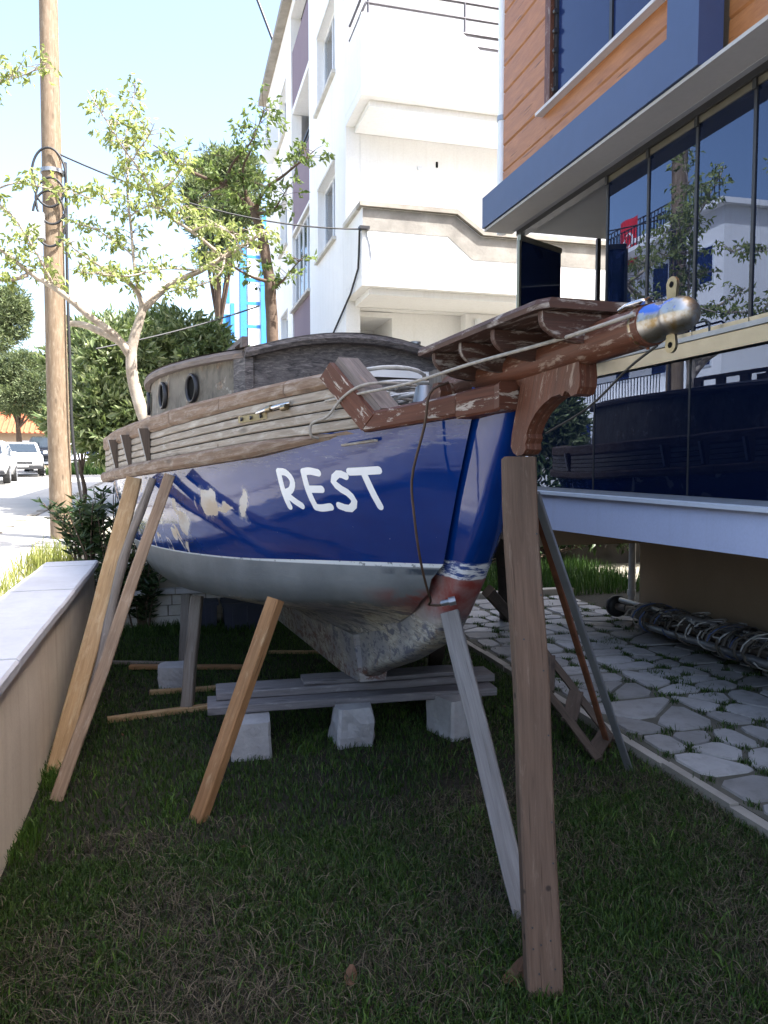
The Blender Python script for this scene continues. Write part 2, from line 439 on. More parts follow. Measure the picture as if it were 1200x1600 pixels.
# hull paints; object coordinates are (aft, starboard, up) in metres
def hull_mats():
    # glossy navy with scrapes down to putty and faint plank seams
    w = NM('hull_blue'); p = w.obj(); x, y, z = w.sep(p)
    mottle = w.noise(w.map(p, (1.0, 1.0, 2.5)), 3.0, 5, 0.6)  # random tone noise, blends the two blues and the two scrape colours
    col = w.mix(w.step(mottle, 0.3, 0.75), (0.0015, 0.021, 0.135), (0.002, 0.030, 0.175))
    sc = w.noise(w.map(p, (2.4, 2.4, 1.6), (0.35, 0.1, 0.52)), 2.6, 4, 0.5, 0.8)
    aft = w.step(x, 1.35, 1.75)
    dn = w.n('VectorMath', {0: w.n('TexNoise', {'Vector': p, 'Scale': 7.0, 'Detail': 5.0}).outputs['Color'], 1: (.5, .5, .5)}, operation='SUBTRACT').outputs[0]
    dp = w.n('VectorMath', {0: p, 1: w.n('VectorMath', {0: dn, 'Scale': .16}, operation='SCALE').outputs[0]}, operation='ADD').outputs[0]
    scr = w.math('MULTIPLY', w.step(sc, 0.635, 0.65), w.step(x, 1.9, 2.3)); rim = w.math('MULTIPLY', w.step(sc, 0.60, 0.64), w.step(x, 1.9, 2.3))
    for cx, czz, rx, rz, sl in ((1.90, 1.385, .085, .085, .2), (1.56, 1.395, .04, .075, .35), (1.75, 1.36, .10, .022, -.3), (2.30, 1.235, .09, .075, .1), (2.52, 1.17, .05, .05, .0)):
        px_, py_, pz_ = w.sep(dp)
        ddx = w.math('DIVIDE', w.math('ADD', w.math('SUBTRACT', px_, cx), w.math('MULTIPLY', w.math('SUBTRACT', pz_, czz), sl)), rx)
        ddz = w.math('DIVIDE', w.math('SUBTRACT', pz_, czz), rz)
        dist = w.math('SQRT', w.math('ADD', w.math('MULTIPLY', ddx, ddx), w.math('MULTIPLY', ddz, ddz)))
        scr = w.math('MAXIMUM', scr, w.math('MULTIPLY', w.step(dist, 1.03, .97), w.step(py_, 0.0, 0.05)))
        rim = w.math('MAXIMUM', rim, w.math('MULTIPLY', w.step(dist, 1.35, 1.0), w.step(py_, 0.0, 0.05)))
    col = w.mix(w.math('MULTIPLY', rim, w.step(w.noise(p, 38, 5, .7), .44, .56)), col, (0.27, 0.28, 0.33))
    col = w.mix(scr, col, w.mix(w.step(mottle, 0.4, 0.6), (0.46, 0.37, 0.28), (0.56, 0.53, 0.50)))
    wear = w.noise(w.map(p, (2.0, 2.0, 14)), 5.0, 6, 0.7)
    edge = w.math('SUBTRACT', z, w.math('SUBTRACT', 1.735, w.math('MULTIPLY', x, 0.075)))
    wz = w.math('MULTIPLY', w.step(edge, -0.075, -0.03), w.step(wear, 0.54, 0.62))
    col = w.mix(w.math('MULTIPLY', wz, 0.45), col, (0.26, 0.27, 0.32))
    flk = w.noise(w.map(p, (1, 1, 1)), 55, 3, 0.5)
    col = w.mix(w.step(flk, 0.765, 0.78), col, (0.45, 0.46, 0.5))
    rg = w.math('MULTIPLY', w.math('MAXIMUM', scr, wz), 0.5)
    w.P(Base_Color=col, Roughness=w.math('ADD', rg, 0.06), Coat_Weight=0.0, Coat_Roughness=0.03, Specular_IOR_Level=0.5)
    hgt = w.math('ADD', w.noise(w.map(p, (0.7, 0.7, 3.5)), 2.6, 3, 0.5), w.math('MULTIPLY', scr, -0.05))
    w.bump(hgt, 0.07, 0.03); MATS['hull_blue'] = w.m
    # grey primer band turning to bare, peeling bottom paint
    w = NM('hull_bottom'); p = w.obj(); x, y, z = w.sep(p)
    wl = w.math('ADD', w.math('SUBTRACT', 1.232, w.math('MULTIPLY', x, 0.1)), w.math('MULTIPLY', w.math('MULTIPLY', x, x), 0.0125))
    dep = w.math('SUBTRACT', wl, z)
    n1 = w.noise(p, 4, 5); n2 = w.noise(w.map(p, (2.4, 2.4, 7)), 3.0, 9, 0.72, 0.5); n3 = w.noise(w.map(p, (5, 5, 9)), 4.5, 8, 0.7)
    grey = w.mix(w.step(n1, 0.35, 0.7), (0.105, 0.118, 0.132), (0.155, 0.17, 0.185))
    cream = w.mix(w.step(n3, 0.4, 0.62), (0.46, 0.415, 0.325), (0.27, 0.235, 0.18))
    bigp = w.noise(w.map(p, (1, 1, 1.6)), 2.3, 3, 0.5)
    cream = w.mix(w.step(bigp, 0.42, 0.62), cream, (0.22, 0.215, 0.235))
    st = w.noise(w.map(p, (1.3, 1.3, 11)), 4.0, 8, 0.68, 0.35)
    peel = w.mix(w.math('MULTIPLY', w.step(st, 0.52, 0.56), 0.85), cream, (0.075, 0.078, 0.10))
    peel = w.mix(w.math('MULTIPLY', w.step(n2, 0.60, 0.615), 0.9), peel, (0.40, 0.385, 0.35))
    rs = w.noise(w.map(p, (9, 9, 0.7)), 2.5, 4, 0.55)
    peel = w.mix(w.math('MULTIPLY', w.step(rs, 0.63, 0.70), 0.55), peel, (0.16, 0.07, 0.035))
    peel = w.mix(w.math('MULTIPLY', w.step(n3, 0.60, 0.66), 0.8), peel, (0.20, 0.10, 0.07))
    red = w.mix(w.step(n1, 0.4, 0.65), (0.19, 0.038, 0.032), (0.15, 0.055, 0.05))
    rm = w.math('MULTIPLY', w.math('MULTIPLY', w.step(x, 0.95, 0.7), w.step(dep, 0.10, 0.14)), w.step(n1, 0.42, 0.52))
    line = w.math('ADD', dep, w.math('MULTIPLY', w.math('SUBTRACT', n2, 0.5), 0.22))
    lim = w.math('ADD', 0.165, w.math('MULTIPLY', x, 0.048))
    col = w.mix(w.step(w.math('SUBTRACT', line, lim), -0.012, 0.012), grey, peel)
    rm2 = w.math('MULTIPLY', rm, w.step(dep, 0.34, 0.22))
    col = w.mix(rm2, col, red)
    col = w.mix(w.math('MULTIPLY', w.step(dep, .013, .009), w.step(n3, .62, .55)), col, (.52, .54, .56))
    dk = w.math('MULTIPLY', w.math('MULTIPLY', w.step(x, .40, .44), w.step(x, .80, .72)), w.math('MULTIPLY', w.step(dep, .016, .020), w.step(dep, .048, .040)))
    col = w.mix(w.math('MULTIPLY', dk, w.step(n1, .38, .5)), col, (.02, .032, .05))
    w.P(Base_Color=col, Roughness=0.6, Specular_IOR_Level=0.4)
    w.bump(w.math('ADD', n2, w.math('MULTIPLY', n3, 0.6)), 0.35, 0.006); MATS['hull_bottom'] = w.m
    # stem: blue above, scuffed white stripe, red, then peeling
    w = NM('hull_stem'); p = w.obj(); x, y, z = w.sep(p)
    n1 = w.noise(p, 4, 5); n2 = w.noise(w.map(p, (3, 3, 5)), 4, 9, 0.72, 0.5); n4 = w.noise(w.map(p, (3, 3, 16)), 4, 6, 0.7)
    nb = w.noise(w.map(p, (5, 5, 3), (0.0, 0.0, 0.4)), 2.1, 5, 0.6, 0.4)
    blue = w.mix(w.step(n1, 0.3, 0.75), (0.0015, 0.021, 0.135), (0.002, 0.031, 0.180))
    zz = w.math('ADD', z, w.math('MULTIPLY', w.math('SUBTRACT', n2, 0.5), 0.03))
    stripe = w.mix(w.step(n4, 0.46, 0.54), (0.60, 0.62, 0.66), (0.02, 0.05, 0.2))
    red = w.mix(w.step(n1, 0.42, 0.6), (0.20, 0.035, 0.03), (0.26, 0.22, 0.22))
    cream = w.mix(w.step(n4, 0.42, 0.56), (0.46, 0.43, 0.38), (0.27, 0.24, 0.21))
    bigp = w.noise(w.map(p, (1, 1, 1.6)), 2.6, 3, 0.5)
    cream = w.mix(w.step(bigp, 0.42, 0.6), cream, (0.24, 0.235, 0.25))
    peel = w.mix(w.math('MULTIPLY', w.step(n2, 0.53, 0.545), 0.9), cream, (0.10, 0.105, 0.145))
    rs = w.noise(w.map(p, (9, 9, 0.7)), 2.5, 4, 0.55)
    peel = w.mix(w.math('MULTIPLY', w.step(rs, 0.61, 0.69), 0.6), peel, (0.16, 0.07, 0.035))
    rustb = w.mix(w.step(n2, 0.5, 0.6), peel, (0.16, 0.075, 0.05))
    col = w.mix(w.step(zz, 1.135, 1.14), red, stripe)
    col = w.mix(w.step(zz, 1.205, 1.21), col, blue)
    z2 = w.math('ADD', z, w.math('MULTIPLY', w.math('SUBTRACT', n1, 0.5), 0.35))
    col = w.mix(w.step(z2, 0.93, 0.97), peel, col)
    col = w.mix(w.step(z2, 0.52, 0.45), col, rustb)
    w.P(Base_Color=col, Roughness=w.math('ADD', 0.08, w.math('MULTIPLY', w.step(zz, 1.22, 1.2), 0.5)), Coat_Weight=w.math('MULTIPLY', w.step(zz, 1.19, 1.22), 0.1), Coat_Roughness=0.05)
    w.bump(w.math('ADD', w.math('MULTIPLY', n1, 0.5), w.math('MULTIPLY', w.math('MULTIPLY', n2, 0.5), w.step(z, 1.15, 1.05))), 0.25, 0.012); MATS['hull_stem'] = w.m
    # cabin side: grey-brown film with flaking patches
    w = NM('cabin_side'); p = w.obj()
    n1 = w.noise(p, 3, 6, 0.6); n2 = w.noise(p, 5.5, 9, 0.7, 0.6); n3 = w.noise(w.map(p, (1, 1, 0.5)), 14, 6, 0.7)
    col = w.mix(w.step(n1, 0.35, 0.65), (0.115, 0.098, 0.078), (0.17, 0.15, 0.122))
    col = w.mix(w.math('MULTIPLY', w.step(n2, 0.57, 0.62), 0.85), col, w.mix(w.step(n3, 0.45, 0.6), (0.34, 0.31, 0.265), (0.30, 0.16, 0.075)))
    col = w.mix(w.math('MULTIPLY', w.step(n3, 0.48, 0.62), 0.65), col, (0.05, 0.042, 0.034))
    w.P(Base_Color=col, Roughness=0.7); w.bump(n2, 0.3, 0.006); MATS['cabin_side'] = w.m
    # cabin front: alligatored dark film
    w = NM('cabin_front'); p = w.obj()
    n1 = w.noise(w.map(p, (1, 1.2, 5)), 14, 8, 0.72, 0.8); n2 = w.noise(p, 2.5, 4)
    col = w.ramp(n1, [(0.36, (0.03, 0.027, 0.03)), (0.52, (0.105, 0.094, 0.094)), (0.68, (0.23, 0.205, 0.20))])
    col = w.mix(w.math('MULTIPLY', w.step(n2, 0.45, 0.7), 0.35), col, (0.15, 0.14, 0.14))
    w.P(Base_Color=col, Roughness=0.75); w.bump(n1, 0.7, 0.008); MATS['cabin_front'] = w.m
    w = NM('cap_metal'); p = w.obj(); x, y, z = w.sep(p)
    n1 = w.noise(p, 22, 6, 0.65)
    col = w.mix(w.step(n1, 0.45, 0.62), (0.42, 0.41, 0.39), (0.30, 0.22, 0.11))
    nb = w.noise(w.map(p, (1, 1, 1), (0.2, 0.3, 0.1)), 14, 4, 0.5)
    blue = w.math('MULTIPLY', w.step(nb, 0.56, 0.58), w.step(z, 1.975, 1.985))
    col = w.mix(blue, col, (0.03, 0.11, 0.45))
    w.P(Base_Color=col, Metallic=w.math('SUBTRACT', 1.0, blue), Roughness=w.math('ADD', .22, w.math('MULTIPLY', n1, .4))); w.bump(n1, 0.2, 0.003); MATS['cap_metal'] = w.m
hull_mats()
# ================================================================== THE SETTING
def pbox(mb, t0, t1, d0, d1, z0, z1, long=None):
    """a box given in plot coordinates (local x = t, local y = -d)"""
    return mb.box(t0, t1, -d1, -d0, z0, z1, long=long)
class Thing:
    """an Empty on the plot at (t, d, z); parts are modelled in plot coordinates"""
    def __init__(self, name, t, d, z, label, cat, group=None):
        self.o = empty(name, Matrix.Translation(TD(t, d, z)) @ PLOT, label, cat, group)
        self.inv = Matrix.Translation((-t, d, -z))
    def part(self, name, mb, mat, parent=None):
        if parent is None: return mb.build(name, mat, self.o, self.inv)
        return mb.build(name, mat, parent)
def plot_obj(name, mb, mat, t, d, z=0.0):
    """one mesh modelled in plot coordinates, origin moved to its base"""
    mb.v = [(p[0] - t, p[1] + d, p[2] - z) for p in mb.v]
    o = mb.build(name, mat); o.matrix_world = Matrix.Translation(TD(t, d, z)) @ PLOT
    return o

# ---- ground: one sheet to the horizon, the yard sunk below the street
def ground_h(t, d):
    yard = (d > -0.88 and ((t < 7.77 and d < 1.22) or (d >= 1.22 and t < 10.92)) and t > -8)
    return 0.0 if yard else street_z(t) - 0.012
tl = [-400, -60, -8.02, -7.98, 0, 3, 7.75, 7.79, 9, 10.90, 10.94, 20, 45, 120, 400, 1500]
dl = [-1500, -300, -60, -20, -6, -0.90, -0.86, 1.2, 1.24, 3, 8, 30, 300, 1500]
mb = MB()
for i in range(len(tl) - 1):
    for j in range(len(dl) - 1):
        q = [(tl[i], dl[j]), (tl[i], dl[j + 1]), (tl[i + 1], dl[j + 1]), (tl[i + 1], dl[j])]
        mb.face([TD(t, d, ground_h(t, d)) for t, d in q])
tag(mb.build('ground', M('dry_ground')), kind='structure')
mb = MB()
mb.face([TD(t, d, 0.004) for t, d in [(-7.9, -0.7), (-7.9, 6), (7.74, 6), (7.74, -0.7)]])
mb.face([TD(t, d, 0.004) for t, d in [(7.74, 1.25), (7.74, 6), (10.88, 6), (10.88, 1.25)]])
tag(mb.build('lawn_soil', M('soil')), kind='structure')
# ---- street beyond the garden wall, climbing away from the camera
mb = MB()
ts = [-40, -10, 0, 6, 12, 18, 26, 34, 45, 70, 120]
for a, b in zip(ts[:-1], ts[1:]):
    mb.face([TD(a, -11.5, street_z(a) + 0.004), TD(a, -2.6, street_z(a) + 0.004), TD(b, -2.6, street_z(b) + 0.004), TD(b, -11.5, street_z(b) + 0.004)])
    mb.face([TD(a, -15.5, street_z(a) + 0.004), TD(a, -12.0, street_z(a) + 0.004), TD(b, -12.0, street_z(b) + 0.004), TD(b, -15.5, street_z(b) + 0.004)])
street = tag(mb.build('street', M('asphalt')), kind='structure')
mb = MB()
for k in range(40):
    t0 = -6 + k * 1.0
    mb.box(t0, t0 + 0.985, 2.45, 2.6, street_z(t0) - 0.1, street_z(t0) + 0.03)
pv = MB()
for a, b in zip(np.arange(-6, 30, 1.0), np.arange(-5, 31, 1.0)):
    for d0 in (-2.44, -1.75):
        pv.face([TD(a + .01, d0, street_z(a) + .006), TD(a + .01, d0 + .68, street_z(a) + .006), TD(b - .01, d0 + .68, street_z(b) + .006), TD(b - .01, d0, street_z(b) + .006)])
tag(pv.build('pavement', M('pavement')), kind='structure')
kerbp = mb.build('street_kerb', M('kerb_stone')); kerbp.matrix_world = PLOT.copy(); tag(kerbp, kind='structure')

# ---- garden wall on the left, rendered, with stone slabs on top
gw = Thing('garden_wall', 1.5, -0.85, 0, 'low rendered garden wall with pale stone capping at the left edge of the lawn', 'wall')
mb = MB()
N = 28; D0, D1 = -1.02, -0.68
secs = []
for i in range(N + 1):
    t = -1.5 + (6.85 + 1.5) * i / N
    w_ = 0.006 * mnoise.noise(Vector((t * 1.3, 0, 0)))
    secs.append([Vector((t, -D1 + w_, -0.02)), Vector((t, -D1 - 0.004 + w_, 0.4)), Vector((t, -D1 + w_, 0.735)), Vector((t, -D0, 0.735)), Vector((t, -D0, -0.02))])
mb.loft(secs, True, True)
gw.part('wall', mb, M('plaster_garden'))
rr = random.Random(3)
t = -1.5
while t < 6.8:
    L = 0.62 + rr.uniform(-0.02, 0.02); L = min(L, 6.88 - t)
    mb = MB(); e = 0.012; dz = rr.uniform(-0.003, 0.004)
    x0, x1, y0, y1, z0, z1 = t + 0.003, t + L - 0.004, -D1 - 0.035, -D0 + 0.045, 0.737 + dz, 0.785 + dz
    mb.loft([[(x, y1, z0), (x, y0, z0), (x, y0, z1 - e), (x, y0 + e, z1), (x, y1 - e, z1 - 0.004), (x, y1, z1 - e)] for x in (x0, x1)], True, True, flip=True)
    gw.part('cap_slab', mb, M('cap_stone'))
    t += L

# ---- paved path beside the house: tiles cast with irregular stones, grass in the joints
def clip(poly, p, n):
    out = []
    for i in range(len(poly)):
        a, b = poly[i], poly[(i + 1) % len(poly)]
        da = (a[0] - p[0]) * n[0] + (a[1] - p[1]) * n[1]; db = (b[0] - p[0]) * n[0] + (b[1] - p[1]) * n[1]
        if da <= 0: out.append(a)
        if (da < 0 < db) or (db < 0 < da):
            k = da / (da - db); out.append((a[0] + (b[0] - a[0]) * k, a[1] + (b[1] - a[1]) * k))
    return out
def inset(poly, g):
    cx = sum(p[0] for p in poly) / len(poly); cy = sum(p[1] for p in poly) / len(poly)
    res = list(poly)
    for i in range(len(poly)):
        a, b = poly[i], poly[(i + 1) % len(poly)]
        ex, ey = b[0] - a[0], b[1] - a[1]; l = math.hypot(ex, ey)
        if l < 1e-6: continue
        n = (ey / l, -ex / l)
        if (cx - a[0]) * n[0] + (cy - a[1]) * n[1] > 0: n = (-n[0], -n[1])
        res = clip(res, (a[0] - n[0] * g, a[1] - n[1] * g), n)
        if len(res) < 3: return []
    return res
def chaikin(poly):
    out = []
    for i in range(len(poly)):
        a, b = poly[i], poly[(i + 1) % len(poly)]
        out.append((a[0] * 0.8 + b[0] * 0.2, a[1] * 0.8 + b[1] * 0.2)); out.append((a[0] * 0.2 + b[0] * 0.8, a[1] * 0.2 + b[1] * 0.8))
    return out
PATH_Z = 0.05
path = Thing('path', 5, 2.5, 0, None, None)
tag(path.o, kind='structure')
for k in ('label', 'category'):
    if k in path.o: del path.o[k]
mb = MB()
pbox(mb, 0.6, 8.1, 2.46, 4.42, -0.05, PATH_Z)
path.part('path_base', mb, M('path_base'))
rr = random.Random(11)
JOINTS = []
TS = 0.62
for i in range(12):
    for j in range(3):
        t0 = 0.65 + i * TS; d0 = 2.475 + j * 0.645
        if t0 + TS > 8.1: continue
        sq = [(t0 + 0.008, d0 + 0.008), (t0 + TS - 0.008, d0 + 0.008), (t0 + TS - 0.008, d0 + 0.637), (t0 + 0.008, d0 + 0.637)]
        seeds = []
        while len(seeds) < 6:
            q = (t0 + rr.uniform(0.08, TS - 0.08), d0 + rr.uniform(0.08, 0.565))
            if all(math.hypot(q[0] - s[0], q[1] - s[1]) > 0.175 for s in seeds): seeds.append(q)
            elif rr.random() < 0.03: break
        for s in seeds:
            cell = sq
            for o in seeds:
                if o is s: continue
                cell = clip(cell, ((s[0] + o[0]) / 2, (s[1] + o[1]) / 2), (o[0] - s[0], o[1] - s[1]))
            cell = inset(cell, 0.008 + rr.uniform(0, 0.009))
            if len(cell) < 3: continue
            JOINTS.extend(cell)
            pol = [(p[0] + rr.gauss(0, .004), p[1] + rr.gauss(0, .004)) for p in chaikin(cell)]; h = PATH_Z + rr.uniform(0.008, 0.014)
            tx, ty = rr.uniform(-0.012, 0.012), rr.uniform(-0.012, 0.012)
            cx = sum(p[0] for p in pol) / len(pol); cy = sum(p[1] for p in pol) / len(pol)
            top = [(cx + (p[0] - cx) * 0.95, -(cy + (p[1] - cy) * 0.95), h + tx * (p[0] - cx) + ty * (p[1] - cy)) for p in pol]
            bot = [(p[0], -p[1], PATH_Z - 0.01) for p in pol]
            m2 = MB(); m2.face(list(reversed(top)))
            for k in range(len(pol)):
                l = (k + 1) % len(pol); m2.face([bot[k], top[k], top[l], bot[l]], smooth=True)
            path.part('paving_stone', m2, M('path_stone'))
rr = random.Random(4)
t = 0.6
while t < 8.0:
    L = rr.uniform(0.42, 0.52); m2 = MB()
    pbox(m2, t + 0.005, t + L - 0.005, 2.405 + rr.uniform(-0.006, 0.006), 2.458, -0.04, 0.052 + rr.uniform(-0.008, 0.004))
    path.part('edge_stone', m2, M('kerb_stone')); t += L
# ---- back of the yard: kerb of the grass bed
bed = Thing('grass_bed_kerb', 8.2, 2.9, 0, 'short row of grey kerb stones edging the grass bed behind the path', 'kerb')
rr = random.Random(9)
for k in range(5):
    m2 = MB(); d0 = 1.55 + k * 0.6
    pbox(m2, 8.13 + rr.uniform(-0.01, 0.01), 8.25, d0, d0 + 0.585, -0.02, 0.125 + rr.uniform(-0.008, 0.008)); bed.part('kerb_stone', m2, M('kerb_stone'))

# ---- low stone wall closing the yard behind the boat
lw = Thing('low_stone_wall', 7.75, 0, 0, 'low whitewashed stone wall seen under the boat hull, behind the blue crates', 'wall')
m2 = MB(); pbox(m2, 7.76, 8.12, -1.05, 1.22, -0.02, 0.33); lw.part('core', m2, M('kerb_stone'))
rr = random.Random(5)
for c in range(3):
    d = -1.1
    while d < 1.15:
        L = rr.uniform(0.26, 0.48); L = min(L, 1.24 - d)
        m2 = MB(); pbox(m2, 7.735 + rr.uniform(-0.012, 0.012), 7.80, d + 0.006, d + L - 0.006, 0.012 + c * 0.105, 0.108 + c * 0.105); lw.part('stone', m2, M('white_stone')); d += L
d = -1.15
while d < 1.2:
    L = rr.uniform(0.5, 0.6); L = min(L, 1.28 - d); m2 = MB()
    pbox(m2, 7.69, 8.16, d + 0.004, d + L - 0.004, 0.333, 0.385 + rr.uniform(-0.004, 0.004)); lw.part('coping_slab', m2, M('cap_stone')); d += L
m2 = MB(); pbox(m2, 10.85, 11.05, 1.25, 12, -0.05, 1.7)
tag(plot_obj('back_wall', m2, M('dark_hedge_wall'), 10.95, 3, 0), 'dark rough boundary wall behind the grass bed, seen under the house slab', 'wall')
# ================================================================== THE BOAT
# boat coordinates: x = aft from the stem head, y = starboard (towards the street), z = up from the lawn
BOAT_O = Vector((0.478, 2.692, 0.0)); BOAT_R = R(108.5)
BM = Matrix.Translation(BOAT_O) @ Matrix.Rotation(BOAT_R, 4, 'Z')
boat = empty('sailing_boat', BM, 'old blue wooden sailing boat propped up on the lawn, REST on its bow', 'boat')
def bpart(name, mb, mat, parent=None): return mb.build(name, mat, parent or boat)
def mirror(o):
    c = o.copy(); COL.objects.link(c); c.parent = o.parent; c.scale = (1, -1, 1)
    return c

def bs(u):                                       # half breadth at the rail
    if u <= 4.2: return 1.375 * (1 - abs(1 - max(u, 0) / 4.2) ** 1.7) + 0.05
    k = (u - 4.2) / 3.8
    return 1.425 * max(1 - k ** 2.3, 0) ** 0.8 + 0.03
UU = [0, .23, .68, 1.31, 1.93, 2.7, 3.55, 5, 6.5, 8]
def z_rub_top(u): return smooth_ip(u, UU, [1.80, 1.775, 1.742, 1.703, 1.658, 1.608, 1.56, 1.51, 1.52, 1.58])
def z_rub_bot(u): return smooth_ip(u, UU, [1.76, 1.73, 1.69, 1.632, 1.581, 1.530, 1.485, 1.43, 1.44, 1.50])
def z_top(u):     return smooth_ip(u, UU, [2.02, 2.01, 1.995, 1.962, 1.928, 1.880, 1.842, 1.80, 1.81, 1.87])
def z_top_bot(u): return smooth_ip(u, UU, [1.965, 1.95, 1.93, 1.886, 1.838, 1.780, 1.736, 1.69, 1.70, 1.76])
def z_wl(u):      return smooth_ip(u, UU, [1.235, 1.212, 1.176, 1.128, 1.082, 1.050, 1.03, 1.02, 1.06, 1.15])
STEM = [(.008, 1.825), (.03, 1.76), (.066, 1.656), (.135, 1.50), (.21, 1.345), (.35, 1.156), (.41, 1.08), (.63, .85), (.85, .735), (1.11, .62), (1.51, .474), (1.68, .40), (1.80, .335)]

# longitudinal lines of the planking, from the stem rabbet to the stern post
def row(us, bz, n=44):
    xs = [p[0] for p in bz]; b = [p[1] for p in bz]; z = [p[2] for p in bz]
    out = []
    for i in range(n):
        k = (i / (n - 1)) ** 1.35
        u = xs[0] + (xs[-1] - xs[0]) * k
        out.append((u, max(smooth_ip(u, xs, b), 0.03), smooth_ip(u, xs, z)))
    return out
us_ = [.15, .4, .7, 1.2, 1.8, 2.6, 3.4, 4.2, 5.2, 6.4, 7.4, 7.9]
sheer = row(0, [(u, (bs(u) if u > .2 else .115), z_rub_top(u)) for u in us_])
bw = [(.45, .10), (.62, .175), (.8, .26), (1.2, .455), (1.8, .745), (2.6, 1.02), (3.4, 1.20), (4.2, 1.29), (5.2, 1.23), (6.4, .86), (7.3, .25), (7.6, .05)]
wlrow = row(0, [(u, b, z_wl(u)) for u, b in bw])
mid = [((a[0] + b[0]) / 2, (a[1] + b[1]) / 2 + 0.022 * min(1, a[0]), (a[2] + b[2]) / 2) for a, b in zip(sheer, wlrow)]
q1 = [((a[0] * 3 + b[0]) / 4, (a[1] * 3 + b[1]) / 4 + 0.017 * min(1, a[0]), (a[2] * 3 + b[2]) / 4) for a, b in zip(sheer, wlrow)]
q3 = [((a[0] + b[0] * 3) / 4, (a[1] + b[1] * 3) / 4 + 0.016 * min(1, a[0]), (a[2] + b[2] * 3) / 4) for a, b in zip(sheer, wlrow)]
bilge = row(0, [(.60, .105, 1.05), (.8, .205, 1.00), (1.2, .40, .945), (1.8, .675, .865), (2.6, .95, .80), (3.4, 1.08, .785), (4.2, 1.14, .78), (5.2, 1.05, .80), (6.4, .62, .90), (7.2, .2, 1.0), (7.5, .05, 1.05)])
bil2 = row(0, [(.76, .10, .955), (.95, .18, .925), (1.3, .30, .875), (1.8, .49, .80), (2.6, .70, .735), (3.4, .80, .715), (4.2, .85, .71), (5.2, .75, .73), (6.4, .44, .80), (7.2, .14, .92), (7.45, .05, .96)])
holl = row(0, [(.98, .095, .86), (1.15, .125, .845), (1.4, .155, .81), (1.8, .215, .745), (2.6, .30, .69), (3.4, .36, .66), (4.2, .38, .65), (5.2, .32, .66), (6.4, .24, .68), (7.1, .10, .80), (7.4, .05, .86)])
garb = row(0, [(1.28, .085, .75), (1.45, .09, .71), (1.6, .092, .67), (1.85, .095, .63), (2.6, .115, .54), (3.4, .13, .50), (4.2, .15, .43), (5.2, .14, .43), (6.4, .11, .46), (7.0, .08, .55), (7.35, .05, .62)])
def shell(rows, name, mat):
    m = MB()
    for sgn in (1, -1):
        secs = [[(r[i][0], r[i][1] * sgn, r[i][2]) for r in rows] for i in range(len(rows[0]))]
        m.loft(secs, closed=False, caps=False, smooth=True, flip=(sgn < 0))
    return bpart(name, m, mat)
def fine(a, b, bulge=0.0):
    return [((p[0] + q[0]) / 2, (p[1] + q[1]) / 2 + bulge, (p[2] + q[2]) / 2) for p, q in zip(a, b)]
hull = shell([sheer, q1, mid, q3, wlrow], 'hull', M('hull_blue'))
shell([wlrow, fine(wlrow, bilge, .02), bilge, fine(bilge, bil2, .008), bil2, fine(bil2, holl, -.012), holl, fine(holl, garb, -.02), garb], 'hull_bottom', M('hull_bottom'))
# raked stem timber, its side standing off from the planking
def stem_mesh(pts, back, half_f, half_b, name, mat):
    m = MB(); P = crspline([Vector((p[0], 0, p[1])) for p in pts], 34); secs = []
    for i, p in enumerate(P):
        d = (P[min(i + 1, len(P) - 1)] - P[max(i - 1, 0)]).normalized()
        nrm = Vector((-d.z, 0, d.x))
        if nrm.x < 0 and nrm.z < 0: nrm = -nrm
        k = i / (len(P) - 1)
        bk = back * (1 + 1.15 * k ** 1.5)
        q = p + nrm * bk; hb_ = half_b - .02 * k
        hf = half_f * (1 + 0.6 * k)
        prof_ = [(bk, hb_), (bk * .72, hb_ * .80 + hf * .2), (bk * .45, hb_ * .60 + hf * .42), (bk * .22 + .004, hb_ * .42 + hf * .62), (.018 + .01 * k, hf + .018 + .02 * k), (.004, hf * .8 + .008)]
        secs.append([p + nrm * a_ + Vector((0, b_, 0)) for a_, b_ in prof_] + [p + nrm * a_ + Vector((0, -b_, 0)) for a_, b_ in reversed(prof_)])
    m.loft(secs, False, False, smooth=True); m.face(secs[0]); m.face(secs[-1])
    return bpart(name, m, mat)
stem = stem_mesh(STEM, .165, .026, .112, 'stem', M('hull_stem'))
m = MB(); secs = []
for u in np.linspace(1.70, 7.3, 16):
    zb = ip(u, [1.7, 1.8, 7.3], [.365, .335, .10]); zt = ip(u, [1.7, 2.6, 4, 7.3], [.64, .57, .52, .58]); h = .075
    secs.append([(u, -h, zb), (u, h, zb), (u, h + .045, zt), (u, -h - .045, zt)])
m.loft(secs, True, True); bpart('keel', m, M('hull_stem'))
# deck
m = MB()
secs = []
for u in np.linspace(.16, 7.8, 30):
    b = max(bs(u) - .02, .02); z = z_rub_top(u) - .012
    secs.append([(u, b, z), (u, b * .5, z + .03), (u, 0, z + .04), (u, -b * .5, z + .03), (u, -b, z)])
m.loft(secs, closed=False, caps=False, smooth=True); bpart('deck', m, M('wood_roofedge'))

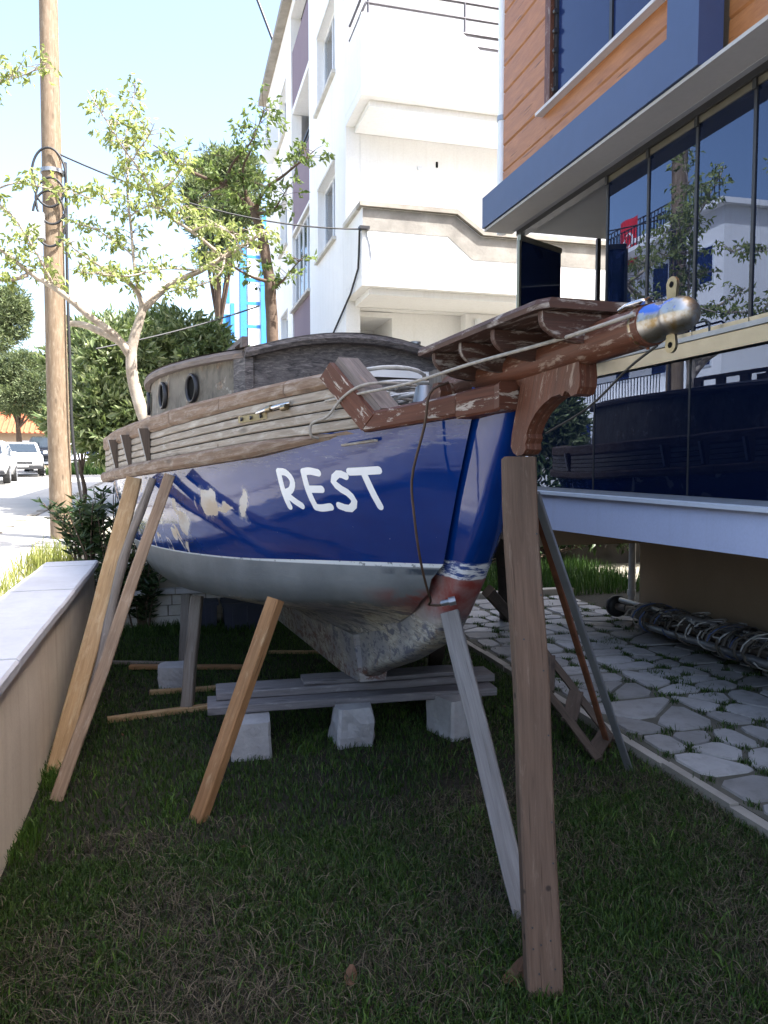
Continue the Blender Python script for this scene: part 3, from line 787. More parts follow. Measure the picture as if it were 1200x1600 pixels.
def rail(u0, u1, zb, zt, inn, out, n=30, round_=0.012, bf=bs, taper=None):
    """a timber following the side of the boat"""
    m = MB(); secs = []
    for i in range(n):
        u = u0 + (u1 - u0) * i / (n - 1)
        b = bf(u); e = round_; o = out; zz0, zz1 = zb(u), zt(u)
        if taper: k = min(1, (i + .2) / taper); o = inn + (out - inn) * k; zz0 = zz1 - (zz1 - zz0) * (0.3 + 0.7 * k)
        jig = .0025 * mnoise.noise(Vector((u * 6, zz0, 1)))
        s = [(u, b + inn, zz0), (u, b + o - e, zz0 + jig), (u, b + o, zz0 + e + jig), (u, b + o, zz1 - e + jig), (u, b + o - e, zz1 + jig), (u, b + inn, zz1)]
        secs.append(s)
    m.loft(secs, True, True)
    return m
def stations(a, b):  # how many sections for a stretch of rail
    return max(6, int((b - a) * 7))
# bulwark: four planks each side with open seams, over a dark backing
m = rail(.72, 7.75, lambda u: z_rub_top(u) - .02, lambda u: z_top_bot(u) + .02, -.03, -.006, 40, .001); mirror(bpart('bulwark_backing', m, M('black_gap')))
fwd = [.615, .665, .715, .765]
for k in range(4):
    zb = lambda u, k=k: z_rub_top(u) + (z_top_bot(u) - z_rub_top(u)) * (k / 4) + .0035
    zt = lambda u, k=k: z_rub_top(u) + (z_top_bot(u) - z_rub_top(u)) * ((k + 1) / 4) - .0035
    mirror(bpart('bulwark_plank', rail(fwd[k] + .01, 7.75, zb, zt, -.005, .016 + .002 * (k % 2), 44, .004), M('wood_bulwark')))
# capping rail in scarfed lengths
cuts = [.80, 1.08, 1.62, 2.22, 3.3, 4.8, 6.3, 7.8]
for a_, b_ in zip(cuts[:-1], cuts[1:]):
    mirror(bpart('cap_rail', rail(a_ + .003, b_ - .003, z_top_bot, z_top, -.06, .030, stations(a_, b_), .016), M('wood_rail')))
# rubbing strake
for a_, b_, tp in ((.665, 2.9, 4), (2.906, 5.4, None), (5.406, 7.8, None)):
    mirror(bpart('rubbing_strake', rail(a_, b_, lambda u: z_rub_bot(u), z_rub_top, -.01, .056, stations(a_, b_), .018, taper=tp), M('wood_rail')))
mirror(bpart('seam_batten', rail(.56, .74, lambda u: z_rub_bot(u) - .012, lambda u: z_rub_bot(u) - .002, -.004, .012, 10, .002), M('wood_bulwark')))
# red rail at the bow, two lengths
zr0 = lambda u: ip(u, [-.03, .23, .62], [1.800, 1.764, 1.725]); zr1 = lambda u: ip(u, [-.03, .23, .62], [1.885, 1.846, 1.802])
bow_b = lambda u: max(bs(u), .062)
mirror(bpart('bow_rail', rail(.172, .60, zr0, zr1, -.05, .030, 10, .010, bow_b), M('wood_red')))
mirror(bpart('bow_rail', rail(-.02, .166, lambda u: zr0(u) - .012, zr1, -.04, .034, 6, .008, bow_b), M('wood_red')))
# slanting board that closes the raised bulwark
def slant(x0, z0, x1, z1, w, inn, out):
    m = MB(); secs = []
    dx, dz = x1 - x0, z1 - z0; l = math.hypot(dx, dz); nx, nz = -dz / l * w, dx / l * w
    for k in np.linspace(0, 1, 5):
        u = x0 + dx * k; z = z0 + dz * k; u2 = u + nx; z2 = z + nz
        secs.append([(u, bs(u) + inn, z), (u, bs(u) + out, z), (u2, bs(u2) + out, z2), (u2, bs(u2) + inn, z2)])
    m.loft(secs, True, True); return m
mirror(bpart('slanting_board', slant(.60, 1.735, .835, 1.965, .085, -.03, .034), M('wood_red')))
mirror(bpart('slanting_cap', slant(.545, 1.80, .775, 2.025, .03, -.075, .012), M('wood_roofedge')))
# iron-strapped stanchions on the quarter
for u in (2.60, 3.02, 3.46, 5.4):
    for sg in (1, -1):
        m = MB(); b = bs(u); z0 = z_rub_top(u) + .002; z1 = z_top_bot(u) + .03
        m.loft([[(u - .035, sg * (b + .01), z0), (u - .03, sg * (b + .030), z0), (u + .03, sg * (b + .030), z0), (u + .035, sg * (b + .01), z0)],
                [(u - .045, sg * (b + .01), z1), (u - .035, sg * (b + .072), z1), (u + .035, sg * (b + .072), z1), (u + .045, sg * (b + .01), z1)]], True, True, flip=sg < 0)
        so = bpart('stanchion', m, M('wood_stanchion'))
        m = MB()
        m.loft([[(u + .004, sg * (b + .031), z0 + .01), (u + .004, sg * (b + .036), z0 + .01), (u + .030, sg * (b + .036), z0 + .01), (u + .030, sg * (b + .031), z0 + .01)],
                [(u + .006, sg * (b + .073), z1), (u + .006, sg * (b + .079), z1), (u + .032, sg * (b + .079), z1), (u + .032, sg * (b + .073), z1)]], True, True, flip=sg < 0)
        bpart('strap', m, M('rope_white'), so)
# turnbuckle and plate on the bulwark
m = MB(); b = bs(1.36) + .018
def along(u, z, off): return Vector((u, bs(u) + off, z))
m.loft([[along(u, 1.805 - .05 * (u - 1.3), .018), along(u, 1.805 - .05 * (u - 1.3), .030), along(u, 1.838 - .05 * (u - 1.3), .030), along(u, 1.838 - .05 * (u - 1.3), .018)] for u in (1.22, 1.33, 1.44)], True, True)
pl = bpart('fitting_plate', m, M('brass'))
for u in (1.25, 1.33, 1.41):
    m = MB(); m.tube([along(u, 1.822 - .05 * (u - 1.3), .028), along(u, 1.822 - .05 * (u - 1.3), .036)], .010, 8); bpart('bolt', m, M('steel_dark'), pl)
m = MB(); m.tube([along(1.27, 1.84, .036), along(1.19, 1.852, .038), along(1.10, 1.862, .038), along(1.02, 1.872, .038)], [.008, .011, .011, .007], 8)
bpart('turnbuckle', m, M('chrome'))
for u in (1.17, 1.06):
    m = MB(); m.tube([along(u + .016, 1.852, .038), along(u - .016, 1.856, .038)], .016, 8); bpart('turnbuckle_nut', m, M('brass'))

# ---- cabin trunk
CX = [2.12, 2.3, 2.7, 3.2, 3.7, 4.3, 5.0, 5.8, 6.4]
def cab(u): return smooth_ip(u, CX, [.63, .73, .885, 1.02, 1.095, 1.12, 1.07, .88, .62])
def cz(u, b): return 2.255 + .012 * (u - 2.12) + .105 * (1 - min(abs(b) / max(cab(u), .1), 1) ** 2)
m = MB()
for sg in (1, -1):
    secs = []
    for u in np.linspace(2.125, 6.4, 34):
        secs.append([(u, sg * cab(u), 1.60), (u, sg * (cab(u) - .008), 1.95), (u, sg * (cab(u) - .02), cz(u, cab(u)) - .02)])
    m.loft(secs, False, False, True, flip=sg < 0)
m.face([(6.4, -.6, 1.6), (6.4, .6, 1.6), (6.4, .6, 2.3), (6.4, -.6, 2.3)])
cabin = bpart('cabin_side', m, M('cabin_side'))
m = MB(); secs = []
for k in np.linspace(-1, 1, 18):
    b = k * .628; x = 2.12 - .05 * (1 - k * k)
    secs.append([(x, b, 1.60), (x, b, 1.95), (x + .015, b, cz(2.14, b) - .03)])
m.loft(secs, False, False, True); bpart('cabin_front', m, M('cabin_front'))
m = MB(); secs = []   # roof with a rounded, weathered lip
for u in np.linspace(2.06, 6.45, 36):
    w_ = cab(min(max(u, 2.13), 6.4)) + .03
    secs.append([(u - .06 * (1 - (k * k)) * max(0, 1 - (u - 2.06) / .5), k * w_, cz(u, k * w_) + .012) for k in np.linspace(-1, 1, 15)])
m.loft(secs, False, False, True); bpart('cabin_roof', m, M('wood_grey'))
m = MB(); secs = []
lip = [(2.0 + .06 * (k * k), k * .65) for k in np.linspace(-1, 1, 15)]
for i, (x, b) in enumerate(lip):
    z = cz(2.12, b)
    secs.append([(x + .10, b, z - .045), (x + .012, b, z - .045), (x - .006, b, z - .02), (x + .004, b, z + .008), (x + .10, b, z + .012)])
m.loft(secs, True, True, False); bpart('roof_lip', m, M('cabin_front'))
for sg in (1, -1):
    m = MB(); secs = []
    for u in np.linspace(2.11, 6.4, 34):
        w_ = cab(u); z = cz(u, w_)
        secs.append([(u, sg * (w_ - .06), z + .014), (u, sg * (w_ + .028), z + .005), (u, sg * (w_ + .040), z - .015), (u, sg * (w_ + .032), z - .042), (u, sg * (w_ - .012), z - .045)])
    m.loft(secs, True, True, False, flip=sg < 0); bpart('roof_edge', m, M('wood_roofedge'))
# corner post of the trunk
m = MB(); m.loft([[(2.10, .60, z), (2.10, .648, z), (2.20, .70, z), (2.20, .64, z)] for z in (1.6, 2.215)], True, True); bpart('corner_post', m, M('cabin_front'))
# oval portholes: dark glass in a pale ring
def porthole(u, zc, rx, rz):
    du = .02; tang = Vector((1, (cab(u + du) - cab(u - du)) / (2 * du), 0)).normalized(); nrm = Vector((-tang.y, tang.x, 0)); c = Vector((u, cab(u) - .008, zc))
    n = 22; ring = [(math.cos(2 * math.pi * k / n), math.sin(2 * math.pi * k / n)) for k in range(n)]
    m = MB(); prof = [(1.0, .004), (1.0, .026), (.90, .030), (.80, .022), (.80, .004)]
    secs = [[c + tang * (x * rx * s) + Vector((0, 0, z * rz * s)) + nrm * o for s, o in prof] for x, z in ring + ring[:1]]
    m.loft(secs, True, False, True); po = bpart('porthole', m, M('steel_dark'))
    m = MB(); m.face([c + tang * (x * rx * .82) + Vector((0, 0, z * rz * .82)) + nrm * .008 for x, z in ring]); bpart('pane', m, M('black_gap'), po)
for u in (2.73, 3.34, 4.15): porthole(u, 2.085, .085, .095)
# wooden hand rails on the roof
for sg in (1, -1):
    m = MB(); u0, u1 = 2.75, 4.3; b = sg * .55
    pts = np.linspace(u0, u1, 22)
    m.loft([[(u, b - .02, cz(u, b) + .075), (u, b + .02, cz(u, b) + .075), (u, b + .018, cz(u, b) + .11), (u, b - .018, cz(u, b) + .11)] for u in pts], True, True)
    hr = bpart('hand_rail', m, M('wood_roofedge'))
    for u in np.linspace(u0 + .06, u1 - .06, 5):
        m = MB(); m.box(u - .06, u + .06, b - .018, b + .018, cz(u, b), cz(u, b) + .078); bpart('rail_foot', m, M('wood_roofedge'), hr)
m = MB(); m.box(2.9, 3.7, -.3, .3, 2.36, 2.45); bpart('hatch', m, M('wood_grey'))
m = MB(); m.tube([(2.35, -.5, 2.30), (2.35, -.5, 2.385)], .025, 10); m.tube([(2.35, -.5, 2.38), (2.35, -.5, 2.395)], .035, 10); bpart('deck_fitting', m, M('alu_grey'))

# ---- bowsprit
m = MB()
def sprit_z(u): return ip(u, [-.87, -.47, 0, .65], [1.972, 1.953, 1.931, 1.918])
pp = [Vector((u, 0, sprit_z(u))) for u in np.linspace(.66, -.70, 14)]
m.tube(pp, [.053 + .004 * min(1, (i + 1) / 5) for i in range(14)], 16); sprit = bpart('bowsprit', m, M('wood_redbrown'))
m = MB(); prof = [(-.665, .0535), (-.668, .057), (-.678, .057), (-.681, .0525), (-.735, .049), (-.748, .041), (-.770, .039), (-.778, .044), (-.788, .0455), (-.815, .044), (-.835, .037), (-.846, .026), (-.851, .012), (-.852, .001)]
m.tube([Vector((u, 0, sprit_z(u))) for u, r in prof], [r for u, r in prof], 20); capm = bpart('end_cap', m, M('cap_metal'))
for a in np.linspace(0, 2 * math.pi, 7)[:-1]:
    m = MB(); c_, s_ = math.cos(a + .4), math.sin(a + .4); m.tube([(-.673, .056 * c_, sprit_z(-.673) + .056 * s_), (-.673, .062 * c_, sprit_z(-.673) + .062 * s_)], .005, 6); bpart('bolt', m, M('rust'), capm)
m = MB(); m.tube([(-.60, .03, 2.012), (-.64, .035, 2.018), (-.70, .035, 2.018), (-.705, .02, 2.022), (-.64, .018, 2.024)], .009, 8); bpart('shackle', m, M('chrome'), capm)
def eye_plate(z0, z1):
    m = MB(); zs = 1 if z1 > z0 else -1
    out = [(-.015, 0), (.015, 0)] + [(.020 * math.cos(a), (abs(z1 - z0) - .02) + .020 * math.sin(a)) for a in np.linspace(0, math.pi, 9)]
    m.prism([(-.775 + p[0], z0 + zs * p[1]) for p in out], -.004, .004); o = bpart('eye_plate', m, M('brass'), capm)
    m = MB()
    for s_ in (-.0048, .0048):
        m.face([(-.775 + .008 * math.cos(a), s_, z0 + zs * (abs(z1 - z0) - .02) + .008 * math.sin(a)) for a in np.linspace(0, 2 * math.pi, 11)[:-1]])
    return m
hole1 = eye_plate(2.005, 2.068); hole2 = eye_plate(1.925, 1.878)
m = MB(); m.v = hole1.v + hole2.v; off = len(hole1.v); m.f = hole1.f + [tuple(i + off for i in f) for f in hole2.f]; m.uv = hole1.uv + hole2.uv; m.sm = hole1.sm + hole2.sm
bpart('eye_hole', m, M('black_gap'), capm)
# platform over the bowsprit: planked top, D-shaped brackets
PZ = 2.018
def pz_(u): return PZ - .03 * u
def plat_w(u): return ip(u, [-.52, -.45, .36], [.175, .215, .245])
m = MB(); secs = []
for u in (-.50, -.46, -.2, .1, .36):
    w_ = plat_w(u); Z = pz_(u); secs.append([(u, -w_, Z), (u, w_, Z), (u, w_ + .004, Z + .014), (u, w_ - .004, Z + .028), (u, -w_ + .004, Z + .028), (u, -w_ - .004, Z + .014)])
m.loft(secs, True, True); plat = bpart('bow_platform', m, M('wood_platform'))
for u, dep in ((.27, .098), (.05, .098), (-.18, .094), (-.455, .086)):
    for sg in (1, -1):
        w_ = plat_w(u) - .022
        Z = pz_(u); out = [(.0, Z - .002), (w_, Z - .002), (w_, Z - .022)] + [(.05 + (w_ - .05) * math.cos(a), Z - .022 - (dep - .022) * math.sin(a)) for a in np.linspace(.15, math.pi / 2, 8)] + [(.0, Z - dep)]
        m = MB(); a_ = [Vector((u - .014, sg * p[0], p[1])) for p in out]; b_ = [Vector((u + .014, sg * p[0], p[1])) for p in out]
        m.face(a_); m.face(list(reversed(b_)))
        for i in range(len(out)):
            j = (i + 1) % len(out); m.face([a_[j], a_[i], b_[i], b_[j]])
        bpart('bracket', m, M('wood_platform'), plat)
# carved knee under the bowsprit
kn = [(.06, 1.918), (-.40, 1.918), (-.425, 1.905), (-.432, 1.86), (-.43, 1.828), (-.415, 1.808), (-.385, 1.803), (-.368, 1.818), (-.35, 1.822), (-.335, 1.808), (-.30, 1.815), (-.25, 1.810), (-.20, 1.792), (-.15, 1.765),
      (-.112, 1.73), (-.092, 1.70), (-.098, 1.685), (-.085, 1.668), (-.09, 1.648), (-.07, 1.632), (-.03, 1.626), (.0, 1.638), (.018, 1.66), (.012, 1.70), (-.02, 1.79), (-.045, 1.86)]
kn = [(p[0] + (.022 if p[0] < -.3 else 0), p[1]) for p in kn]
m = MB(); m.prism(kn, -.030, .030); bpart('knee', m, M('wood_redbrown'))
# chocks and bitts on the bow rail
m = MB(); m.prism([(.52, 1.81), (.28, 1.84), (.27, 1.87), (.30, 1.905), (.345, 1.905), (.37, 1.875), (.50, 1.835)], .13, .19); mirror(bpart('chock', m, M('wood_redbrown')))
m = MB(); m.box(.60, .74, -.05, .05, 1.76, 2.0); bpart('bitt', m, M('wood_grey'))
m = MB(); m.tube([(.67, .10, 1.80), (.67, .10, 1.84), (.67, .10, 1.86)], [.06, .045, .06], 14); m.tube([(.67, .10, 1.86), (.67, .10, 1.93)], [.05, .035], 14); bpart('winch', m, M('alu_grey'))
m = MB(); m.box(1.2, 1.75, -.35, .4, 1.70, 1.80); m.box(1.22, 1.73, -.33, .38, 1.80, 1.83); bpart('fore_hatch', m, M('wood_roofedge'))

# ---- REST, painted on the bow: rounded strokes laid on the planking
RAD = .027
def stroke_letter(polys, x0, name='letter'):
    """polys in letter units (0..1 wide, 0..1 high, origin lower left); laid on the starboard topside"""
    LH, LW = .172, .120
    def onhull(px, pz):
        u = x0 - px * LW - (pz) * .020
        z = 1.391 + .016 * (1.24 - u) + pz * LH
        # surface half-breadth by interpolating the lofted rows
        best = None
        rows = [sheer, q1, mid, q3, wlrow]
        cur = []
        for r in rows:
            xs = [p[0] for p in r]; cur.append((ip(u, xs, [p[1] for p in r]), ip(u, xs, [p[2] for p in r])))
        cur = cur[::-1]
        b = ip(z, [c[1] for c in cur], [c[0] for c in cur])
        return Vector((u, b, z))
    m = MB()
    for pts in polys:
        P = crspline([Vector((p[0], p[1], 0)) for p in pts], 14) if len(pts) > 2 else [Vector((pts[0][0] + (pts[1][0] - pts[0][0]) * k, pts[0][1] + (pts[1][1] - pts[0][1]) * k, 0)) for k in np.linspace(0, 1, 6)]
        # outline of a round-ended stroke in letter metres
        Q = [Vector((p.x * LW, p.y * LH, 0)) for p in P]; left = []; right = []
        for i, p in enumerate(Q):
            d = (Q[min(i + 1, len(Q) - 1)] - Q[max(i - 1, 0)]).normalized(); nn = Vector((-d.y, d.x, 0))
            left.append(p + nn * RAD * .62); right.append(p - nn * RAD * .62)
        def lift(p, o): 
            h = onhull(p.x / LW, p.y / LH); return h + Vector((.45, .88, .05)) * o
        LAYER[0] += .00012; o_ = .0022 + LAYER[0]
        for i in range(len(Q) - 1):
            m.face([lift(left[i], o_), lift(right[i], o_), lift(right[i + 1], o_), lift(left[i + 1], o_)], smooth=True)
        for p, d in ((Q[0], (Q[0] - Q[1]).normalized()), (Q[-1], (Q[-1] - Q[-2]).normalized())):
            nn = Vector((-d.y, d.x, 0)); LAYER[0] += .00003
            m.face([lift(p + (d * math.cos(a) + nn * math.sin(a)) * RAD * .62, o_ + .00002) for a in np.linspace(-math.pi / 2, math.pi / 2, 9)], smooth=True)
    return bpart(name, m, M('paint_letter'))
LAYER = [0.0]
stroke_letter([[(.12, 1.0), (.15, .5), (.30, .03)], [(.12, 1.0), (.55, .96), (.80, .74), (.62, .50), (.22, .40)], [(.28, .40), (.60, .22), (1.0, .06)]], 1.245)
stroke_letter([[(.15, .98), (.18, .5), (.35, .04)], [(.15, .98), (.50, 1.0), (.92, .95)], [(.22, .52), (.90, .52)], [(.35, .04), (.65, .02), (1.12, .06)]], 1.08)
stroke_letter([[(.84, .86), (.52, .92), (.20, .75), (.40, .57), (.80, .41), (.95, .20), (.65, .03), (.18, .10)]], .915)
stroke_letter([[(-.10, .97), (.45, .98), (1.2, 1.0)], [(.52, .97), (.70, .5), (.88, .12)]], .775)

# ---- stays, hoses and lines fixed to the boat
def bcurve(pts, r, mat, name, n=30, sides=6, parent=None):
    m = MB(); m.tube(crspline(pts, n), r, sides); return bpart(name, m, M(mat), parent)
bcurve([(.235, .175, 1.90), (.24, .245, 1.86), (.27, .255, 1.74), (.32, .285, 1.55), (.33, .272, 1.40), (.345, .245, 1.25), (.385, .20, 1.12), (.425, .165, 1.055), (.47, .155, 1.030), (.44, .12, 1.03), (.41, .10, 1.045)], .0055, 'hose_brown', 'bobstay_hose', 40)
m = MB(); m.tube([(.43, .115, 1.038), (.395, .085, 1.052)], .012, 8); m.tube([(.405, .095, 1.048), (.395, .07, 1.055)], .018, 8); bpart('hose_fitting', m, M('alu_grey'))
bcurve([(-.72, 0, 1.905), (-.60, .0, 1.86), (-.40, -.01, 1.77), (-.15, -.01, 1.70)], .0035, 'black_rubber', 'bobstay', 16)
# ================================================================== THINGS ON AND ROUND THE BOAT
def bw_(u, b, z): return BM @ Vector((u, b, z))
def timber(name, A, B, w, t, mat, label, cat, group=None, face=Vector((0, -1, 0)), wob=.003, n=9, sag=0.0, ends=(0, 0), seed=None, flare=0.0, parent=None):
    """a sawn board from its foot A to its head B; w is the side turned to `face`, t its depth; local x runs along the grain"""
    A, B = Vector(A), Vector(B); L = (B - A).length; x = (B - A).normalized()
    z = (face - x * face.dot(x)).normalized(); y = z.cross(x)
    rg = random.Random(seed if seed is not None else hash(name + str(round(A.x * 100))) % 9999)
    m = MB(); secs = []; e = min(w, t) * .10 + .001; ph = rg.uniform(0, 50)
    for i in range(n):
        k = i / (n - 1)
        oy = wob * mnoise.noise(Vector((k * 3 + ph, 0, 0))) * 2; oz = wob * mnoise.noise(Vector((k * 3 + ph, 9, 0))) * 2 + sag * math.sin(k * math.pi)
        hw = w / 2 * (1 + .03 * mnoise.noise(Vector((k * 6 + ph, 4, 0))) + flare * (1 - k)); ht = t / 2
        s = []
        for (a, b) in ((-hw + e, -ht), (hw - e, -ht), (hw, -ht + e), (hw, ht - e), (hw - e, ht), (-hw + e, ht), (-hw, ht - e), (-hw, -ht + e)):
            xx = k * L
            if i == 0: xx += ends[0] * a
            if i == n - 1: xx += ends[1] * a
            s.append((xx, a + oy, b + oz))
        secs.append(s)
    m.loft(secs, True, True)
    me = m.mesh(name, M(mat)); o = bpy.data.objects.new(name, me); COL.objects.link(o)
    o.matrix_world = Matrix((( x.x, y.x, z.x, A.x), (x.y, y.y, z.y, A.y), (x.z, y.z, z.z, A.z), (0, 0, 0, 1)))
    return tag(o, label, cat, group) if parent is None else o
def nails(o, spots, dep):
    for (a, b) in spots:
        m = MB(); m.tube([(a, b, dep - .001), (a, b, dep + .0012)], .0032, 7); m.build('nail', M('steel_dark'), o)

G_PROP = 'timber props holding the boat upright'
# the tall post under the bow knee
ft = onground(851, 1556); hd = at(811, 716, 2.585)
o = timber('timber_post', ft - Vector((0, 0, .02)), hd, .110, .05, 'wood_post', 'tall wide brown plank standing upright under the bow knee, nearest to the camera', 'timber prop', G_PROP, Vector((.12, -1, .1)), .004, 12)
rg = random.Random(2)
nails(o, [(.09, .02), (.10, -.03), (.17, .01), (.18, -.02), (.16, .035), (.05, -.015), (.05, .02), (.22, .035), (.40, -.04), (.52, -.042), (.78, -.045), (.98, -.04), (1.08, .02), (1.22, -.044), (1.42, -.04)], .025)
# pale plank leaning behind it
o = timber('timber_prop', onground(822, 1440), bw_(.50, .05, .985), .078, .03, 'wood_bleached', 'bleached grey plank leaning under the forefoot, half hidden behind the tall post', 'timber prop', G_PROP, Vector((-.25, -1, .2)), .004, 10)
nails(o, [(1.36, .0), (.30, .02)], .015)
# props along the street side
timber('timber_prop', onground(309, 1283), at(431, 936, 3.60), .075, .055, 'wood_orange', 'bright yellow pine prop slanting under the grey bilge in front of the planks', 'timber prop', G_PROP, Vector((-.75, -1, .1)), .003)
timber('timber_prop', onground(78, 1252) + Vector((.03, 0, 0)), bw_(2.17, 1.075, 1.53), .062, .040, 'wood_brown', 'weathered brown plank leaning from garden wall foot to hull, rightmost of three', 'timber prop', G_PROP, Vector((.35, -1, .2)), .004)
timber('timber_prop', onground(86, 1212), bw_(2.76, 1.262, 1.50), .095, .045, 'wood_fresh', 'long yellow plank by the garden wall up to the rubbing strake, leftmost of three', 'timber prop', G_PROP, Vector((.2, -1, .15)), .003)
m = MB(); A_ = onground(108, 1190); B_ = bw_(2.43, 1.17, 1.52)
P_ = [A_.lerp(B_, k) + Vector((.018 * math.sin(k * 7), .0, .012 * math.sin(k * 11))) for k in np.linspace(0, 1, 16)]
m.tube([p - A_ for p in P_], [.031 - .006 * k + .003 * math.sin(k * 31) for k in np.linspace(0, 1, 16)], 9)
o = m.build('log_prop', M('wood_grey')); o.location = A_
tag(o, 'crooked grey round pole between the two long planks by the garden wall', 'timber prop', G_PROP)
timber('timber_prop', onground(291, 1112), at(308, 931, 5.05), .075, .06, 'wood_grey', 'grey upright prop behind the yellow one, standing on a batten, front one of a pair', 'timber prop', G_PROP, Vector((-.1, -1, 0)))
timber('timber_prop', onground(288, 1036), at(292, 929, 6.25), .085, .05, 'wood_grey', 'grey upright prop right behind its twin under the hull, rear one of the pair', 'timber prop', G_PROP, Vector((-.3, -1, 0)))
# battens lying on the grass
G_BAT = 'battens lying on the grass under the boat'
def flat(px0, py0, px1, py1, w, t, mat, label, z=.02):
    A = onground(px0, py0, z); B = onground(px1, py1, z)
    return timber('batten', A, B, w, t, mat, label, 'batten', G_BAT, Vector((0, 0, 1)), .002, 6)
flat(168, 1125, 400, 1094, .05, .035, 'wood_fresh', 'yellow batten on the grass at the foot of the front grey prop')
flat(234, 1082, 470, 1066, .045, .03, 'wood_fresh', 'thin yellow batten on the grass in front of the rear grey stone block')
flat(203, 1042, 392, 1042, .06, .03, 'wood_orange', 'reddish batten on the grass behind the rear stone block', .03)
flat(170, 1035, 288, 1037, .05, .025, 'wood_grey', 'grey batten end on the grass at far left under the boat', .02)
flat(420, 1019, 520, 1019, .04, .025, 'wood_fresh', 'thin yellow batten on the grass far under the keel', .02)

# ---- keel blocking
G_BLK = 'blocks carrying the keel planks'
def stone_block(px, py, w, dpt, h, label, rough=.006, yaw=0.0, mat='concrete_block', seed=0):
    g = onground(px, py); m = MB(); rg = random.Random(seed)
    nz, na = 7, 6
    def pt(x, y, z):
        v = Vector((x * 7 + seed * 3, y * 7, z * 7)); k = rough * mnoise.noise(v) * 2 + rough * .6 * mnoise.noise(v * 3)
        return Vector((x * (1 + k / max(w, .01) * 2), y * (1 + k / max(dpt, .01) * 2), z))
    per = []
    c = .014
    for i in range(na): per.append((-w / 2 + c + (w - 2 * c) * i / (na - 1), -dpt / 2))
    for i in range(na): per.append((w / 2, -dpt / 2 + c + (dpt - 2 * c) * i / (na - 1)))
    for i in range(na): per.append((w / 2 - c - (w - 2 * c) * i / (na - 1), dpt / 2))
    for i in range(na): per.append((-w / 2, dpt / 2 - c - (dpt - 2 * c) * i / (na - 1)))
    secs = [[pt(x * (1 - (.02 if j in (0, nz - 1) else 0)), y * (1 - (.02 if j in (0, nz - 1) else 0)), -.02 + (h + .02) * j / (nz - 1)) for x, y in per] for j in range(nz)]
    m.loft(secs, True, True, False, flip=True)
    o = m.build('stone_block', M(mat)); o.location = g + Vector((0, dpt / 2, 0)); o.rotation_euler.z = yaw
    return tag(o, label, 'block', G_BLK)
YB = R(14)
stone_block(385, 1190, .215, .24, .205, 'white concrete block under the left end of the keel planks', .004, YB, seed=1)
stone_block(550, 1170, .205, .22, .225, 'rough white stone under the middle of the keel planks', .02, YB, seed=2)
stone_block(712, 1157, .23, .26, .235, 'white concrete block under the right end of the keel planks', .004, YB + R(20), seed=3)
stone_block(266, 1080, .20, .20, .165, 'grey stone block on the grass further back under the hull', .012, R(4), seed=4)
G_BEAM = 'planks stacked under the keel'
def beam(A, B, w, t, mat, label, seed): return timber('keel_plank', A, B, w, t, mat, label, 'plank', G_BEAM, Vector((0, 0, 1)), .003, 10, seed=seed)
a0 = onground(330, 1112, .235); b0 = onground(752, 1082, .235)
dirn = (b0 - a0).normalized(); prp = Vector((-dirn.y, dirn.x, 0))
beam(a0 + prp * .11 - dirn * .02, b0 + prp * .11 + dirn * .10, .22, .048, 'wood_beam', 'lower grey plank lying on the white blocks under the keel', 1)
a1 = onground(338, 1090, .284); b1 = onground(745, 1062, .284)
beam(a1 + prp * .11, b1 + prp * .11 + dirn * .12, .20, .045, 'wood_beam', 'upper grey plank with paint stains, second from the top under the keel', 2)
c0 = a1 + dirn * .50 + prp * .12 + Vector((0, 0, .036)); c1 = a1 + dirn * 1.45 + prp * .12 + Vector((0, 0, .036))
beam(c0, c1, .17, .024, 'wood_beam', 'short thin board on top of the plank stack, right under the keel', 3)
timber('timber_prop', onground(683, 1070) + Vector((0, .35, 0)), bw_(1.15, -.18, .78), .09, .05, 'wood_dark', 'dark short prop behind the forefoot on the far side of the keel', 'timber prop', G_PROP, Vector((0, -1, 0)))

# ---- props on the house side
timber('timber_prop', onground(768, 1000) + Vector((.25, .9, 0)), bw_(1.0, -.45, 1.25), .075, .045, 'wood_dark', 'dark prop leaning on the house side of the bow, right beside the tall post', 'timber prop', G_PROP, Vector((-.2, -1, 0)))
timber('timber_prop', onground(865, 1060) + Vector((.05, .2, 0)), bw_(.75, -.25, 1.02), .055, .035, 'wood_dark', 'dark slim board slanting down behind the tall post towards the path', 'timber prop', G_PROP, Vector((-.2, -1, .3)))
timber('metal_bar', onground(984, 1204), at(836, 770, 3.25), .036, .022, 'alu_grey', 'long grey metal bar leaning from the lawn edge up behind the tall post', 'metal bar', 'bars leaning on the house side of the bow', Vector((-.6, -1, 0)), .001)
timber('metal_bar', onground(951, 1168), at(834, 786, 3.35), .030, .022, 'rust', 'rust brown bar leaning beside the grey metal bar behind the tall post', 'metal bar', 'bars leaning on the house side of the bow', Vector((-.6, -1, 0)), .001)
